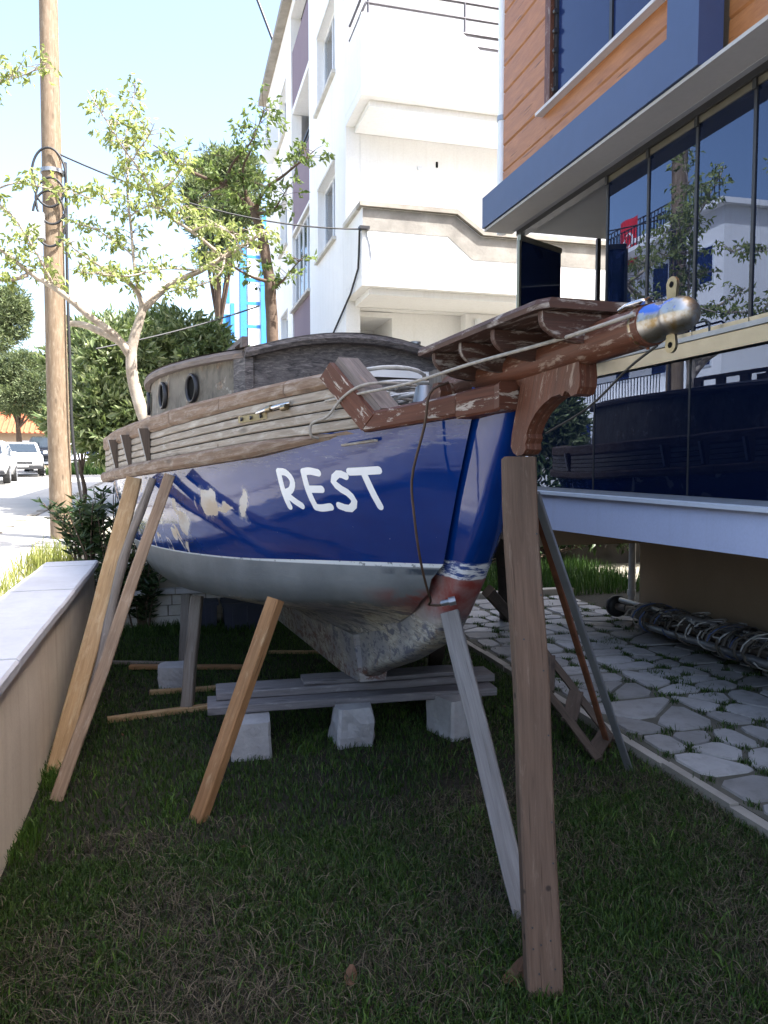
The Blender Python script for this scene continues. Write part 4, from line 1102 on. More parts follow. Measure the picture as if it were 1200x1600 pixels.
# short wooden ladder lying slantwise at the path edge
A1 = onground(968, 1178) + Vector((0, .12, .03)); B1 = at(845, 1010, 4.9); A2 = onground(942, 1196) + Vector((-.02, 0, .03)); B2 = at(845, 1068, 4.55)
lad = empty('short_ladder', Matrix.Translation(A2), 'short dark wooden ladder leaning low by the path edge', 'ladder')
def lpart(name, A, B, w, t):
    o = timber(name, A, B, w, t, 'wood_stanchion', '', '', None, Vector((-.3, -1, .8)), .002, 6, parent=lad)
    mw = o.matrix_world.copy(); o.parent = lad; o.matrix_local = lad.matrix_world.inverted() @ mw if False else Matrix.Translation(-A2) @ mw
lpart('ladder_rail', A1, B1, .045, .03); lpart('ladder_rail', A2, B2, .045, .03)
for k in (.08, .48, .88): lpart('rung', A1.lerp(B1, k), A2.lerp(B2, k), .085, .02)

# ---- crates and the mast
def crate(px, py, w, h, label, dpt=.35):
    g = onground(px, py); m = MB(); root = empty('blue_crate', Matrix.Translation(g) @ Matrix.Rotation(YAW, 4, 'Z'), label, 'crate', 'dark blue crates by the low stone wall')
    e = .02
    m.loft([[(-w / 2 * k, -0.0 + (1 - k) * .1, z), (w / 2 * k, (1 - k) * .1, z), (w / 2 * k, dpt - (1 - k) * .1, z), (-w / 2 * k, dpt - (1 - k) * .1, z)] for z, k in ((0, .94), (h - .03, 1.0))], True, True, flip=True); m.build('tub', M('paint_crate'), root)
    m = MB(); m.box(-w / 2 - .015, w / 2 + .015, -.015, dpt + .015, h - .03, h); m.build('rim', M('paint_crate'), root)
    for k in (-.3, 0, .3):
        m = MB(); m.box(k * w - .01, k * w + .01, -.016, .0, .02, h - .03); m.build('rib', M('paint_crate'), root)
crate(323, 985, .20, .27, 'narrow dark blue crate in front of the low stone wall')
crate(388, 985, .46, .27, 'wide dark blue crate in front of the low stone wall')

mast = empty('boat_mast', Matrix.Translation(Vector((2.3, 7.55, PATH_Z))), 'unstepped boat mast bundled with spars and ropes lying on the path under the house', 'mast')
MO = Vector((2.3, 7.55, PATH_Z))
def mrel(p): return Vector(p) - MO
AX0 = Vector((2.29, 7.5, .20)); AX1 = Vector((2.98, 4.3, .30)); ax = (AX1 - AX0).normalized(); sd = Vector((ax.y, -ax.x, 0)).normalized()
def spar(a, b, r0, r1, mat, name, offs=0, up=0):
    m = MB(); P = [AX0.lerp(AX1, k) + sd * (offs + .01 * math.sin(k * 9)) + Vector((0, 0, up)) for k in np.linspace(a, b, 10)]
    m.tube([mrel(p) for p in P], [r0 + (r1 - r0) * k for k in np.linspace(0, 1, 10)], 12); return m.build(name, M(mat), mast)
spar(0, 1, .035, .075, 'wood_grey', 'mast'); spar(.12, 1, .045, .055, 'wood_beam', 'boom', -.13, -.05); spar(.2, .95, .03, .03, 'alu_grey', 'spar', .11, -.06); spar(.3, .9, .02, .025, 'rope_blue', 'rolled_sail', -.06, .06); spar(.05, .8, .025, .03, 'alu_grey', 'spar', .04, .085); spar(.4, 1, .05, .06, 'wood_stanchion', 'spar', -.22, -.07); spar(.15, .55, .05, .07, 'rope_grey', 'rolled_sail', -.06, .04)
m = MB(); P0 = AX0 - ax * .02
m.tube([mrel(P0 - ax * .02), mrel(P0), mrel(P0 + ax * .05), mrel(P0 + ax * .055)], [.085, .105, .105, .05], 20); m.build('wheel_cap', M('black_rubber'), mast)
rg = random.Random(21)
for i in range(44):
    k = rg.uniform(.15, .98); c = AX0.lerp(AX1, k); r = .115 + rg.uniform(0, .05); tilt = rg.uniform(-.5, .5)
    pts = []
    for a in np.linspace(0, 2 * math.pi * rg.uniform(.8, 1.15), 16):
        q = c + sd * (math.cos(a) * r * 1.25 - .01) + Vector((0, 0, math.sin(a) * r * .8 - .005)) + ax * (tilt * math.cos(a) * .15 + a * .02)
        q.z = max(q.z, PATH_Z + .015); pts.append(mrel(q))
    m = MB(); m.tube(pts, rg.choice([.006, .008, .011]), 6); m.build('rope_turn', M(rg.choice(['rope_dirty', 'rope_white', 'rope_dirty', 'rope_grey', 'steel_dark', 'rope_dirty', 'rope_blue'])), mast)
for i in range(22):
    k0 = rg.uniform(.1, .6); k1 = k0 + rg.uniform(.2, .45); pts = []
    for k in np.linspace(k0, min(k1, 1), 12):
        q = AX0.lerp(AX1, k) + sd * (rg.uniform(-.19, .15)) + Vector((0, 0, rg.uniform(.0, .12))); q.z = max(q.z, .075); pts.append(mrel(q))
    m = MB(); m.tube(crspline(pts, 30), rg.choice([.005, .008]), 5); m.build('loose_line', M(rg.choice(['rope_dirty', 'rope_white', 'steel_dark', 'rope_dirty'])), mast)
for i, (k0, reach) in enumerate(((.22, .5), (.3, .4), (.62, .45), (.75, .55), (.8, .4), (.25, .35))):
    c = AX0.lerp(AX1, k0); pts = [c + Vector((0, 0, .1)), c - sd * .16 + Vector((0, 0, .03))]
    for j in range(5):
        pts.append(c - sd * (reach * rg.uniform(.5, 1.0)) + ax * rg.uniform(-.25, .3)); pts[-1].z = .078
    pts.append(c - sd * .1); pts[-1].z = .09
    m = MB(); m.tube([mrel((p.x, p.y, max(p.z, .075))) for p in crspline(pts, 44)], .005 + .002 * (i % 2), 5); m.build('trailing_line', M(['steel_dark', 'black_rubber', 'rope_white', 'rope_grey', 'rope_grey', 'steel_dark'][i]), mast)

# ---- lines, coil and batten on the foredeck
def line_obj(name, pts, r, mat, label, cat, n=36, sides=6):
    P = crspline([Vector(p) for p in pts], n); o0 = P[0].copy(); m = MB(); m.tube([p - o0 for p in P], r, sides)
    o = m.build(name, M(mat)); o.location = o0; return tag(o, label, cat)
line_obj('rope', [bw_(-.70, .056, 1.985), bw_(-.45, .12, 1.957), bw_(-.1, .235, 1.925), bw_(.3, .30, 1.90), bw_(.62, .40, 1.885), bw_(.80, .50, 1.865)], .006, 'rope_grey', 'taut grey rope from the bowsprit tip back to the bulwark', 'rope')
line_obj('rope', [bw_(.85, .52, 1.71), bw_(.83, .555, 1.72), bw_(.82, .555, 1.77), bw_(.76, .50, 1.80), bw_(.70, .455, 1.87), bw_(.62, .40, 1.915), bw_(.60, .30, 1.93), bw_(.66, .14, 1.93)], .0065, 'rope_grey', 'slack grey rope hanging over the rubbing strake at the bow', 'rope')
coil = empty('rope_coil', BM @ Matrix.Translation((.9, .12, 1.80)), 'loose grey coil of rope and cable on the foredeck', 'rope coil')
rg = random.Random(5)
for i in range(11):
    pts = []; r = rg.uniform(.07, .16); cx, cy = rg.uniform(-.08, .12), rg.uniform(-.14, .10); tl_ = rg.uniform(-.5, .5); zz = .02 + i * .010
    for a in np.linspace(0, 6.6, 20): pts.append((cx + r * math.cos(a), cy + r * 1.3 * math.sin(a), zz + tl_ * r * .6 * math.cos(a) + .05))
    m = MB(); m.tube(pts, rg.choice([.007, .009]), 6); m.build('rope_loop', M(rg.choice(['rope_grey', 'rope_white', 'steel_dark'])), coil)
m = MB(); m.loft([[(x - .022, b, 2.125), (x - .022, b, 2.168), (x - .004, b, 2.172), (x - .004, b, 2.125)] for b, x in ((.06, 2.07), (-.2, 2.075), (-.45, 2.095), (-.60, 2.115))], True, True); bpart('white_trim', m, M('paint_white'))
# ================================================================== THE HOUSE ON THE RIGHT
TN, TF = -7.0, 7.09                              # near and far end of the house along the plot
house = Thing('modern_house', 3.5, 4.4, 0, 'modern house with glazed veranda, wood cladding and navy frame on the right', 'house')
HP = house.part
# base wall, slab and beam
m = MB(); pbox(m, TN, 6.6, 4.40, 9, -.05, 1.06); HP('base_wall', m, M('plaster_beige'))
m = MB(); pbox(m, TN, TF, 3.30, 9, 1.06, 1.30); HP('floor_slab', m, M('soffit_grey'))
m = MB()
m.loft([[(t, -3.20, zb), (t, -3.29, zb), (t, -3.29, 1.325), (t, -3.20, 1.325)] for t, zb in ((TN, 1.09), (3.6, 1.068), (TF, 1.0))], True, True, flip=True); HP('fascia', m, M('plaster_blue'))
m = MB(); pbox(m, TN, TF + .02, 3.165, 3.33, 1.327, 1.352); HP('sill', m, M('pvc_white'))
m = MB(); pbox(m, 6.62, 6.95, 3.31, 9, .82, 1.055); HP('slab_beam', m, M('plaster_beige'))
m = MB(); pbox(m, TF - .12, TF, 3.31, 9, .90, 1.055); HP('slab_beam', m, M('soffit_grey'))
# veranda room: floor, back wall, ceiling
m = MB(); pbox(m, TN, TF - .03, 6.3, 6.4, 1.35, 3.85); HP('back_wall', m, M('interior_dark'))
m = MB(); pbox(m, TN, TF - .03, 3.4, 6.3, 1.301, 1.34); HP('veranda_floor', m, M('interior_dark'))
m = MB(); pbox(m, TN, TF, 3.22, 6.4, 3.875, 3.98); HP('ceiling', m, M('interior_ceiling'))
m = MB(); pbox(m, TF - .05, TF, 4.9, 6.4, 1.35, 3.87); HP('end_wall', m, M('interior_dark'))
for t in (5.9, 6.35):
    m = MB(); pbox(m, t, t + .04, 3.9, 4.7, 3.78, 3.83); HP('ceiling_lamp', m, M('steel_dark'))
# glazing: folding panels above a rail, fixed panes below
GD = 3.30
m = MB(); pbox(m, TN, TF, GD - .035, GD + .05, 3.83, 3.876); HP('head_track', m, M('steel_dark'))
m = MB(); pbox(m, TN, TF, GD - .05, GD + .05, 2.295, 2.395); rail_o = HP('mid_rail', m, M('alu_bronze'))
m = MB(); pbox(m, TN, TF, GD - .065, GD + .055, 2.397, 2.428); HP('rail_top', m, M('alu_grey'))
m = MB(); pbox(m, TN, TF, GD - .02, GD + .04, 1.353, 1.385); HP('bottom_track', m, M('alu_grey'))
edges = [5.47, 4.93, 4.40, 3.88, 3.36, 2.84, 2.32, 1.80, 1.28, .76]
for a, b in zip(edges[:-1], edges[1:]):
    m = MB(); pbox(m, b + .008, a - .008, GD - .004, GD + .004, 2.455, 3.79)
    p = HP('glass_panel', m, M('glass_tinted'))
    m = MB(); pbox(m, b + .004, a - .004, GD - .014, GD + .014, 3.785, 3.828); m.build('top_profile', M('alu_bronze'), p)
    m = MB(); pbox(m, b + .004, a - .004, GD - .014, GD + .014, 2.432, 2.465); m.build('bottom_profile', M('alu_bronze'), p)
    m = MB(); pbox(m, a - .012, a + .012, GD - .012, GD + .012, 2.466, 3.784); m.build('seal', M('steel_dark'), p)
    m = MB(); pbox(m, a - .016, a + .016, GD - .026, GD - .013, 3.77, 3.84); m.build('hinge', M('black_rubber'), p)
# two panels folded open at the far end
for q, (t0, ang) in enumerate(((7.02, R(0)), (6.30, R(62)))):
    m = MB(); m.box(0, .60, -.004, .004, 2.44, 3.46); mm = house.inv @ Matrix.Translation((t0 - .02, -(GD + .02), 0)) @ Matrix.Rotation(math.pi + (-ang if q else 0), 4, 'Z')
    p = m.build('glass_panel', M('glass_tinted'), house.o, mm)
    m = MB(); m.box(0, .60, -.014, .014, 3.455, 3.50); m.build('top_profile', M('alu_bronze'), p)
    m = MB(); m.box(0, .60, -.014, .014, 2.432, 2.465); m.build('bottom_profile', M('alu_bronze'), p)
    m = MB(); m.box(.585, .612, -.012, .012, 2.45, 3.455); m.build('side_profile', M('alu_bronze'), p)
m = MB(); pbox(m, TF - .055, TF - .005, GD - .03, GD + .03, 1.36, 3.84); HP('corner_post', m, M('pvc_white'))
m = MB(); pbox(m, TF - .05, TF - .012, GD + .05, GD + 1.55, 2.32, 2.39); HP('end_rail', m, M('alu_bronze'))
m = MB(); pbox(m, TF - .034, TF - .026, GD + .05, GD + 1.55, 1.36, 2.318); HP('glass_pane', m, M('glass_tinted'))
for d in (GD + .85, GD + 1.55):
    m = MB(); pbox(m, TF - .05, TF - .015, d - .02, d + .02, 1.36, 3.86); HP('end_post', m, M('steel_dark'))
low = [7.03, 5.62, 4.42, 3.22, 2.0, .8, -.4]
for a, b in zip(low[:-1], low[1:]):
    m = MB(); pbox(m, b + .006, a - .006, GD - .004, GD + .004, 1.386, 2.293); HP('glass_pane', m, M('glass_tinted'))
for a in low[1:]:
    m = MB(); pbox(m, a - .005, a + .005, GD - .010, GD + .010, 1.386, 2.293); HP('pane_joint', m, M('black_rubber'))
m = MB(); pbox(m, TN, .75, GD - .02, GD + .02, 2.42, 3.83); HP('shutter', m, M('interior_dark'))
m = MB(); pbox(m, TN, -.41, GD - .02, GD + .02, 1.386, 2.293); HP('shutter', m, M('interior_dark'))
m = MB(); m.tube([(4.55, -(GD - .06), 2.43), (4.55, -(GD - .06), 2.48), (4.52, -(GD - .06), 2.50), (4.20, -(GD - .06), 2.50), (4.17, -(GD - .06), 2.48), (4.17, -(GD - .06), 2.43)], .007, 8); HP('pull_handle', m, M('steel_dark'))
# chairs and a table stand inside behind the glass
for t, d in ((5.2, 4.3), (4.2, 4.5)):
    ch = Thing('armchair', t, d, 1.34, ('dark armchair behind the lower glass panes, nearer the far corner' if t > 5 else 'dark armchair behind the lower glass panes, further to the right'), 'armchair', 'armchairs in the veranda')
    m = MB(); pbox(m, t - .3, t + .3, d - .3, d + .3, 1.70, 1.80); ch.part('seat', m, M('interior_dark'))
    m = MB(); pbox(m, t - .3, t + .3, d + .24, d + .32, 1.78, 2.25); ch.part('backrest', m, M('interior_dark'))
    for s in (-1, 1):
        m = MB(); pbox(m, t + s * .29 - .03, t + s * .29 + .03, d - .3, d + .3, 1.95, 2.0); ch.part('armrest', m, M('interior_dark'))
        for q in (-.27, .27):
            m = MB(); pbox(m, t + s * .28 - .02, t + s * .28 + .02, d + q - .02, d + q + .02, 1.34, 1.95 if q < 0 else 1.72); ch.part('leg', m, M('steel_dark'))
# upper storey: navy frame, soffit, boards
m = MB(); pbox(m, TN, 7.19, 2.97, 3.265, 3.877, 3.90); HP('soffit', m, M('soffit_grey'))
m = MB(); m.prism([(3.96, 3.905), (7.20, 3.905), (7.20, 4.20), (4.262, 4.20), (4.262, 8.3), (3.96, 8.3)], -3.12, -2.95); HP('navy_frame', m, M('paint_navy'))
m = MB(); pbox(m, TN, 7.18, 3.23, 9, 3.985, 8.3); HP('upper_wall', m, M('plaster_beige'))
WT0, WT1, WZ0, WZ1 = 4.40, 6.18, 4.66, 6.2       # upper window
rr = random.Random(8)
def board(t0, t1, z, h=.247, d=3.15):
    m = MB(); dd = rr.uniform(0, .004); e = .012
    m.loft([[(t, -3.228, z + .002), (t, -(d + .012 + dd), z + .002), (t, -(d + dd), z + .016), (t, -(d + .004 + dd), z + h - .004), (t, -3.228, z + h - .004)] for t in (t0, t1)], True, True, flip=False)
    HP('cladding_board', m, M('wood_cladding'))
z = 4.205
while z < 8.1:
    if z + .247 <= WZ0 or z >= WZ1: board(4.265, 7.17, z, min(.25, 8.3 - z))
    else:
        board(WT1 + .10, 7.17, z); 
        if z < WZ0: board(4.265, WT1 + .098, z, WZ0 - z)
        else: board(4.265, WT0 - .01, z)
    z += .25
z = 3.93
while z < 8.1:
    board(-1.2, 1.2, z); board(1.203, 3.955, z); board(TN, -1.203, z); z += .25
m = MB(); pbox(m, WT1, WT1 + .097, 3.14, 3.228, WZ0, 6.25); win = HP('window_frame', m, M('wood_redbrown'))
m = MB(); pbox(m, WT0 - .02, WT1 + .16, 3.085, 3.228, WZ0 - .028, WZ0 - .002); HP('window_sill', m, M('cap_stone'))
for a, b in ((WT0, WT0 + .87), (WT0 + .91, WT1 - .05)):
    m = MB(); pbox(m, a, b, 3.195, 3.203, WZ0 + .02, WZ1); HP('window_pane', m, M('glass_navy'))
m = MB(); pbox(m, WT0 + .872, WT0 + .908, 3.18, 3.22, WZ0, WZ1); HP('mullion', m, M('steel_dark'))
m = MB(); pbox(m, WT1 - .048, WT1 - .002, 3.175, 3.22, WZ0, WZ1); HP('mullion', m, M('steel_dark'))
for k in range(10):
    m = MB(); z0 = WZ0 + .12 + k * .16; m.tube([(WT1 - .06, -3.165, z0), (WT1 - .03, -3.165, z0)], .02, 8); HP('hinge', m, M('steel_dark'))
m = MB(); pbox(m, TN, 7.25, 3.1, 9.1, 8.3, 8.5); HP('roof', m, M('plaster_white'))
# rainwater pipe on the far corner, waste pipe under the slab
m = MB(); m.tube([(7.30, -3.20, 8.2), (7.30, -3.20, 3.9)], .048, 14); HP('rain_pipe', m, M('pvc_white'))
for z in (5.0, 6.6):
    m = MB(); m.tube([(7.30, -3.20, z), (7.30, -3.20, z + .05)], .055, 14); HP('pipe_bracket', m, M('alu_grey'))
g = onground(986, 966)
t_, d_ = g.dot(FT), g.dot(FD)
m = MB(); m.tube([(t_, -d_, 1.05), (t_, -d_, .16), (t_ - .01, -d_ + .01, .10), (t_ - .06, -d_ + .05, .055), (t_ - .12, -d_ + .10, .05)], .035, 12)
HP('waste_pipe', m, M('pvc_grey'))
m = MB(); m.tube([(t_, -d_, .24), (t_, -d_, .30)], .043, 12); HP('pipe_collar', m, M('pvc_grey'))
# ================================================================== WHITE APARTMENT BUILDING BEHIND
wc = Vector((-.343, 12.3, 0)); WT, WD = wc.dot(FT), wc.dot(FD)      # near left corner of the balconies
BAL = 1.19                                        # balcony depth
wh = Thing('white_apartment_building', WT, WD, 0, 'tall white apartment building with balconies and purple panels behind the boat', 'building')
WP = wh.part
def wbox(k0, k1, e0, e1, z0, z1, m=None):
    """k from the balcony front backwards, e across to the right"""
    m = m or MB(); return pbox(m, WT + k0, WT + k1, WD + e0, WD + e1, z0, z1)
W_ = M('plaster_white')
# side wall in pieces round its openings (k ranges, z ranges)
TOP = 12.7
ops = [(2.1, 3.85, 5.73, 7.12), (2.1, 3.85, 8.66, 10.1), (4.85, 7.4, 1.6, TOP - .25), (8.3, 9.6, 4.4, 5.6), (8.3, 9.6, 7.3, 8.6), (8.3, 9.6, 10.2, 11.4)]
ks = sorted({BAL, 12.6, *[o[0] for o in ops], *[o[1] for o in ops]}); zs = sorted({.2, TOP, *[o[2] for o in ops], *[o[3] for o in ops]})
m = MB()
for a, b in zip(ks[:-1], ks[1:]):
    run = None
    for c, d in zip(zs[:-1], zs[1:]):
        inside = any(o[0] - 1e-6 <= a and b <= o[1] + 1e-6 and o[2] - 1e-6 <= c and d <= o[3] + 1e-6 for o in ops)
        if not inside: run = (run[0], d) if run else (c, d)
        if (inside or d == zs[-1]) and run: wbox(a, b, 0, .25, run[0], run[1], m); run = None
WP('side_wall', m, W_)
# core behind the openings, front wall, roof edge
WP('core', wbox(1.45, 12.6, .9, 9, .2, TOP - .05), W_)
WP('front_wall', wbox(BAL, 1.44, .255, 9, 4.3, TOP - .05), W_)
WP('front_wall', wbox(BAL, 1.44, 2.2, 9, .2, 4.295), W_)
WP('lobby_wall', wbox(2.8, 3.0, .255, 2.2, .2, 4.3), W_)
WP('roof_slab', wbox(BAL - .35, 12.85, -.22, 9, TOP, TOP + .18), M('kerb_stone'))
WP('room_ceiling', wbox(1.445, 2.8, .255, 2.2, 4.2, 4.29), W_)
# windows with pale stone surrounds
def window(k0, k1, z0, z1, cols=2, frame='pvc_white', dep=.14):
    f = MB(); wbox(k0, k1, dep, dep + .04, z0, z0 + .06, f); wbox(k0, k1, dep, dep + .04, z1 - .06, z1, f)
    for i in range(cols + 1):
        x = k0 + (k1 - k0 - .06) * i / cols; wbox(x, x + .06, dep - .002, dep + .038, z0 + .061, z1 - .061, f)
    fo = WP('window', f, M(frame))
    p = MB(); wbox(k0 + .03, k1 - .03, dep + .02, dep + .028, z0 + .03, z1 - .03, p); p.build('pane', M('glass_clear'), fo)
    c = MB(); wbox(k0 + .03, k1 - .03, dep + .15, dep + .16, z0 + .03, z1 - .03, c); c.build('curtain', M('curtain'), fo)
    s = MB(); wbox(k0 - .09, k1 + .09, -.07, .10, z0 - .06, z0 - .002, s); s.build('sill', M('white_stone'), fo)
    s = MB(); wbox(k0 - .005, k1 + .005, -.012, .13, z1 + .001, z1 + .05, s); s.build('lintel', M('white_stone'), fo)
for o in (ops[0], ops[1]): window(*o)
for o in ops[3:]: window(*o, cols=1)
# loggia strip: purple parapets, glazed and open bays
for zb in (2.35, 5.3, 8.22, 11.1):
    if zb > 11: continue
for zf in (1.6, 4.42, 7.36, 10.3):
    WP('purple_panel', wbox(4.86, 7.39, .03, .20, zf, zf + (.92 if zf < 7 else 1.32)), M('plaster_purple'))
    WP('loggia_slab', wbox(4.86, 7.39, .03, .88, zf - .14, zf - .004), W_)
window(4.9, 7.35, 5.4, 7.18, 4, dep=.06); window(4.9, 7.35, 2.6, 4.24, 4, dep=.06)
for zf in (8.95,):
    r = MB(); wbox(4.9, 7.35, .06, .09, zf + .0, zf + .04, r); wbox(4.9, 7.35, .06, .09, zf - .16, zf - .13, r); WP('loggia_rail', r, M('railing_black'))
m = wbox(10.0, 11.2, -.35, -.002, 10.35, 10.95); WP('air_conditioner', m, M('pvc_white'))
# balconies: slab, parapet, coping
def balcony(z0, par, drop, cope):
    b = wbox(0, BAL + .02, .0, 9, z0, z0 + .16); WP('balcony_slab', b, W_)
    sl = MB(); q = [(0, z0 + .161), (0, z0 + par), (par and 1.55, z0 + par), (2.0, z0 + drop), (9, z0 + drop), (9, z0 + .161)]
    y = lambda e: -(WD + e)
    a = [Vector((WT + .0, y(e), z)) for e, z in q]; c = [Vector((WT + .14, y(e), z)) for e, z in q]
    sl.face(a); sl.face(list(reversed(c)))
    for i in range(len(q)):
        j = (i + 1) % len(q); sl.face([a[j], a[i], c[i], c[j]])
    return sl, q
sl, q = balcony(4.41, 1.20, .90, True); WP('parapet', sl, W_)
WP('parapet_side', wbox(.145, BAL - .005, 0, .14, 4.575, 5.61), W_)
# bare plaster band and stone coping along the lower parapet
y = lambda e: -(WD + e)
b = MB(); top = [(.01, 5.60), (1.55, 5.60), (2.0, 5.30), (9, 5.30)]; bot = [(9, 4.92), (1.85, 4.92), (1.42, 5.26), (.01, 5.26)]
b.face([Vector((WT - .006, y(e), z)) for e, z in top + bot]); WP('bare_plaster', b, M('plaster_bare'))
c = MB()
secs = []
for e, z in ((-.05, 5.615), (1.56, 5.615), (2.02, 5.315), (9, 5.315)): secs.append([(WT - .07, y(e), z), (WT + .19, y(e), z), (WT + .19, y(e), z + .07), (WT - .07, y(e), z + .07)])
c.loft(secs, True, True); WP('coping', c, M('kerb_stone'))
WP('coping', wbox(.195, BAL - .01, -.06, .19, 5.615, 5.685), M('white_stone'))
sl, q = balcony(7.33, 1.22, .88, True); WP('parapet', sl, W_)
WP('parapet_side', wbox(.145, BAL - .005, 0, .14, 7.495, 8.54), W_)
WP('balcony_slab', wbox(0, BAL + .02, 0, 9, 10.25, 10.41), W_)
for z, d in ((4.41, .10), (7.33, .10)): WP('slab_lip', wbox(.16, BAL - .01, .16, 9, z - d, z - .002), W_)
# black tube railing on the upper balcony
rl = MB()
for z, e0, r_ in ((8.98, .1, .022), (8.74, .1, .022), (8.50, 1.52, .03), (8.32, 1.60, .03)):
    rl.tube([(WT + .07, y(e0), z), (WT + .07, y(9), z)], r_, 8)
ro = WP('railing', rl, M('steel_rail'))
for e in (.12, 1.72, 3.4):
    p = MB(); p.tube([(WT + .07, y(e), 8.2), (WT + .07, y(e), 9.0)], .02, 8); p.build('railing_post', M('steel_rail'), ro)
p = MB(); p.tube([(WT + .07, y(.08), 8.98), (WT + BAL, y(.08), 8.98)], .022, 8); p.tube([(WT + .07, y(.08), 8.74), (WT + BAL, y(.08), 8.74)], .022, 8); p.build('side_rail', M('steel_rail'), ro)
# door, wall lamp, vent pipes, wires
WP('wall_box', wbox(BAL - .05, BAL - .002, 1.28, 1.36, 6.72, 6.78), M('pvc_white'))
WP('wall_hole', wbox(BAL - .008, BAL - .002, 1.62, 1.66, 6.80, 6.90), M('black_gap'))
p = MB(); p.tube([(WT + .16, y(2.52), 7.20), (WT + .16, y(2.52), 6.8)], .04, 10); WP('drain_spout', p, M('pvc_white'))
p = MB(); p.tube([(WT + BAL - .06, y(2.42), 4.2), (WT + BAL - .06, y(2.42), 1.0)], .06, 10); WP('drain_pipe', p, M('pvc_white'))
d_ = MB(); wbox(2.74, 2.795, 1.25, 1.95, 1.9, 3.4, d_); WP('lobby_window', d_, M('white_stone'))
d_ = MB(); wbox(2.70, 2.735, 1.32, 1.88, 1.97, 3.33, d_); WP('lobby_pane', d_, M('glass_navy'))
cb = MB(); cb.tube([(WT - .02, y(-.02), 5.28), (WT + .05, y(-.03), 5.25), (WT + .1, y(-.03), 4.9), (WT + .15, y(-.03), 4.70), (WT + .7, y(-.03), 4.42), (WT + 2.2, y(-.03), 4.0), (WT + 4.4, y(-.03), 3.55), (WT + 4.6, y(-.03), 3.2)], .018, 6); WP('wall_cable', cb, M('black_rubber'))
cb = MB(); cb.tube([(WT - .012, y(.06), 5.25), (WT - .012, y(.12), 5.05), (WT - .012, y(.15), 4.85), (WT - .012, y(.10), 4.66)], .010, 6); WP('wall_cable', cb, M('pvc_grey'))
WP('insulator', wbox(-.10, .02, -.06, .10, 5.255, 5.30), M('steel_dark'))
m = wbox(4.55, 4.75, -.14, -.004, 2.9, 4.0); WP('meter_box', m, M('pvc_grey'))
p = MB(); p.tube([(WT + 9.5, y(-.1), 12.8), (WT + 9.7, y(-.6), 14.2)], .04, 6); WP('flag_pole', p, M('steel_dark'))

# ---- narrow blue building further up the street
bl = at(363, 520, 44); T2, D2 = bl.dot(FT), bl.dot(FD)
bb = Thing('blue_building', T2, D2, street_z(45), 'narrow blue glazed building far behind, beside the white one', 'building')
m = MB(); pbox(m, T2, T2 + 8, D2 + .9, D2 + 9, .5, 15.0); bb.part('wall', m, M('plaster_white'))
for k in range(3):
    m = MB(); pbox(m, T2 - .2, T2 + .5, D2 + [-.1, .45, 1.6][k], D2 + [.12, .8, 1.95][k], .5, 15.6 - (k == 0) * 5); bb.part('fin', m, M('blue_facade'))
for k in range(10):
    z0 = 1.5 + k * 1.3
    m = MB(); pbox(m, T2 - .02, T2 + .3, D2 + .82, D2 + 1.58, z0, z0 + .18); bb.part('blue_spandrel', m, M('blue_facade'))
    m = MB(); pbox(m, T2 + .05, T2 + .12, D2 + .82, D2 + 1.58, z0 + .19, z0 + 1.28); bb.part('pane', m, M('glass_clear'))
for k in range(6):
    z0 = 1.9 + k * 1.75
    m = MB(); pbox(m, T2 + .0, T2 + .25, D2 - .5, D2 - .12, z0, z0 + 1.1); bb.part('balcony_front', m, M('blue_facade'))
# ================================================================== STREET: POLE, CABLES, CARS, HOUSES
def in_td(p): return p.dot(FT), p.dot(FD)
pb = Vector((-4.42, 10.5, 0)); pt_, pd_ = in_td(pb); pz = street_z(pt_)
pole = Thing('utility_pole', pt_, pd_, pz, 'tall round wooden utility pole with coiled black cable beside the street', 'utility pole')
m = MB(); n = 16
m.tube([(pt_ + .008 * math.sin(k * 7), -pd_ + .01 * math.sin(k * 5), pz - .1 + 9.5 * k) for k in np.linspace(0, 1, n)], [.150 - .045 * k for k in np.linspace(0, 1, n)], 18); pole.part('shaft', m, M('wood_pole'))
def pcur(pts, r, mat, name, nn=30):
    m = MB(); m.tube(crspline([Vector((pt_ + p[0], -pd_ + p[1], p[2])) for p in pts], nn), r, 7); return pole.part(name, m, M(mat))
# local y = towards the street (left in the picture), local -x = towards the camera
pcur([(-.05, -.17, 5.6), (-.07, -.17, 5.0), (-.07, -.16, 4.0), (-.09, -.17, 3.0), (-.10, -.18, 2.0), (-.09, -.26, 1.2), (-.05, -.33, .75)], .020, 'black_rubber', 'down_cable', 40)
for (yc, zc, rx, rz) in ((.02, 5.35, .21, .38), (.0, 5.05, .19, .30), (.03, 4.82, .20, .36)):
    pcur([(-.17, yc + rx * math.cos(a), zc + rz * math.sin(a)) for a in np.linspace(-.4, 5.9, 12)], .016, 'black_rubber', 'cable_coil', 40)
m = MB(); m.box(pt_ - .22, pt_ - .10, -pd_ + .09, -pd_ + .27, 4.55, 4.88); pole.part('junction_box', m, M('pvc_grey'))
m = MB(); m.tube([(pt_, -pd_, 5.45), (pt_, -pd_, 5.5)], .152, 14); pole.part('pole_band', m, M('alu_grey'))
def cable(A, B, sag, r, label):
    A, B = Vector(A), Vector(B); m = MB(); pts = []
    for k in np.linspace(0, 1, 24):
        p = A.lerp(B, k); p.z -= sag * 4 * k * (1 - k); pts.append(p - A)
    m.tube(pts, r, 6); o = m.build('overhead_cable', M('black_rubber')); o.location = A
    return tag(o, label, 'cable')
cable(at(82, 236, 10.4), TD(WT, WD - .03, 5.27), .25, .012, 'black cable from the pole to the corner of the white building')
cable(at(150, 545, 11.2), at(405, 478, 13.6), .05, .014, 'thin pale cable low behind the leafy tree')

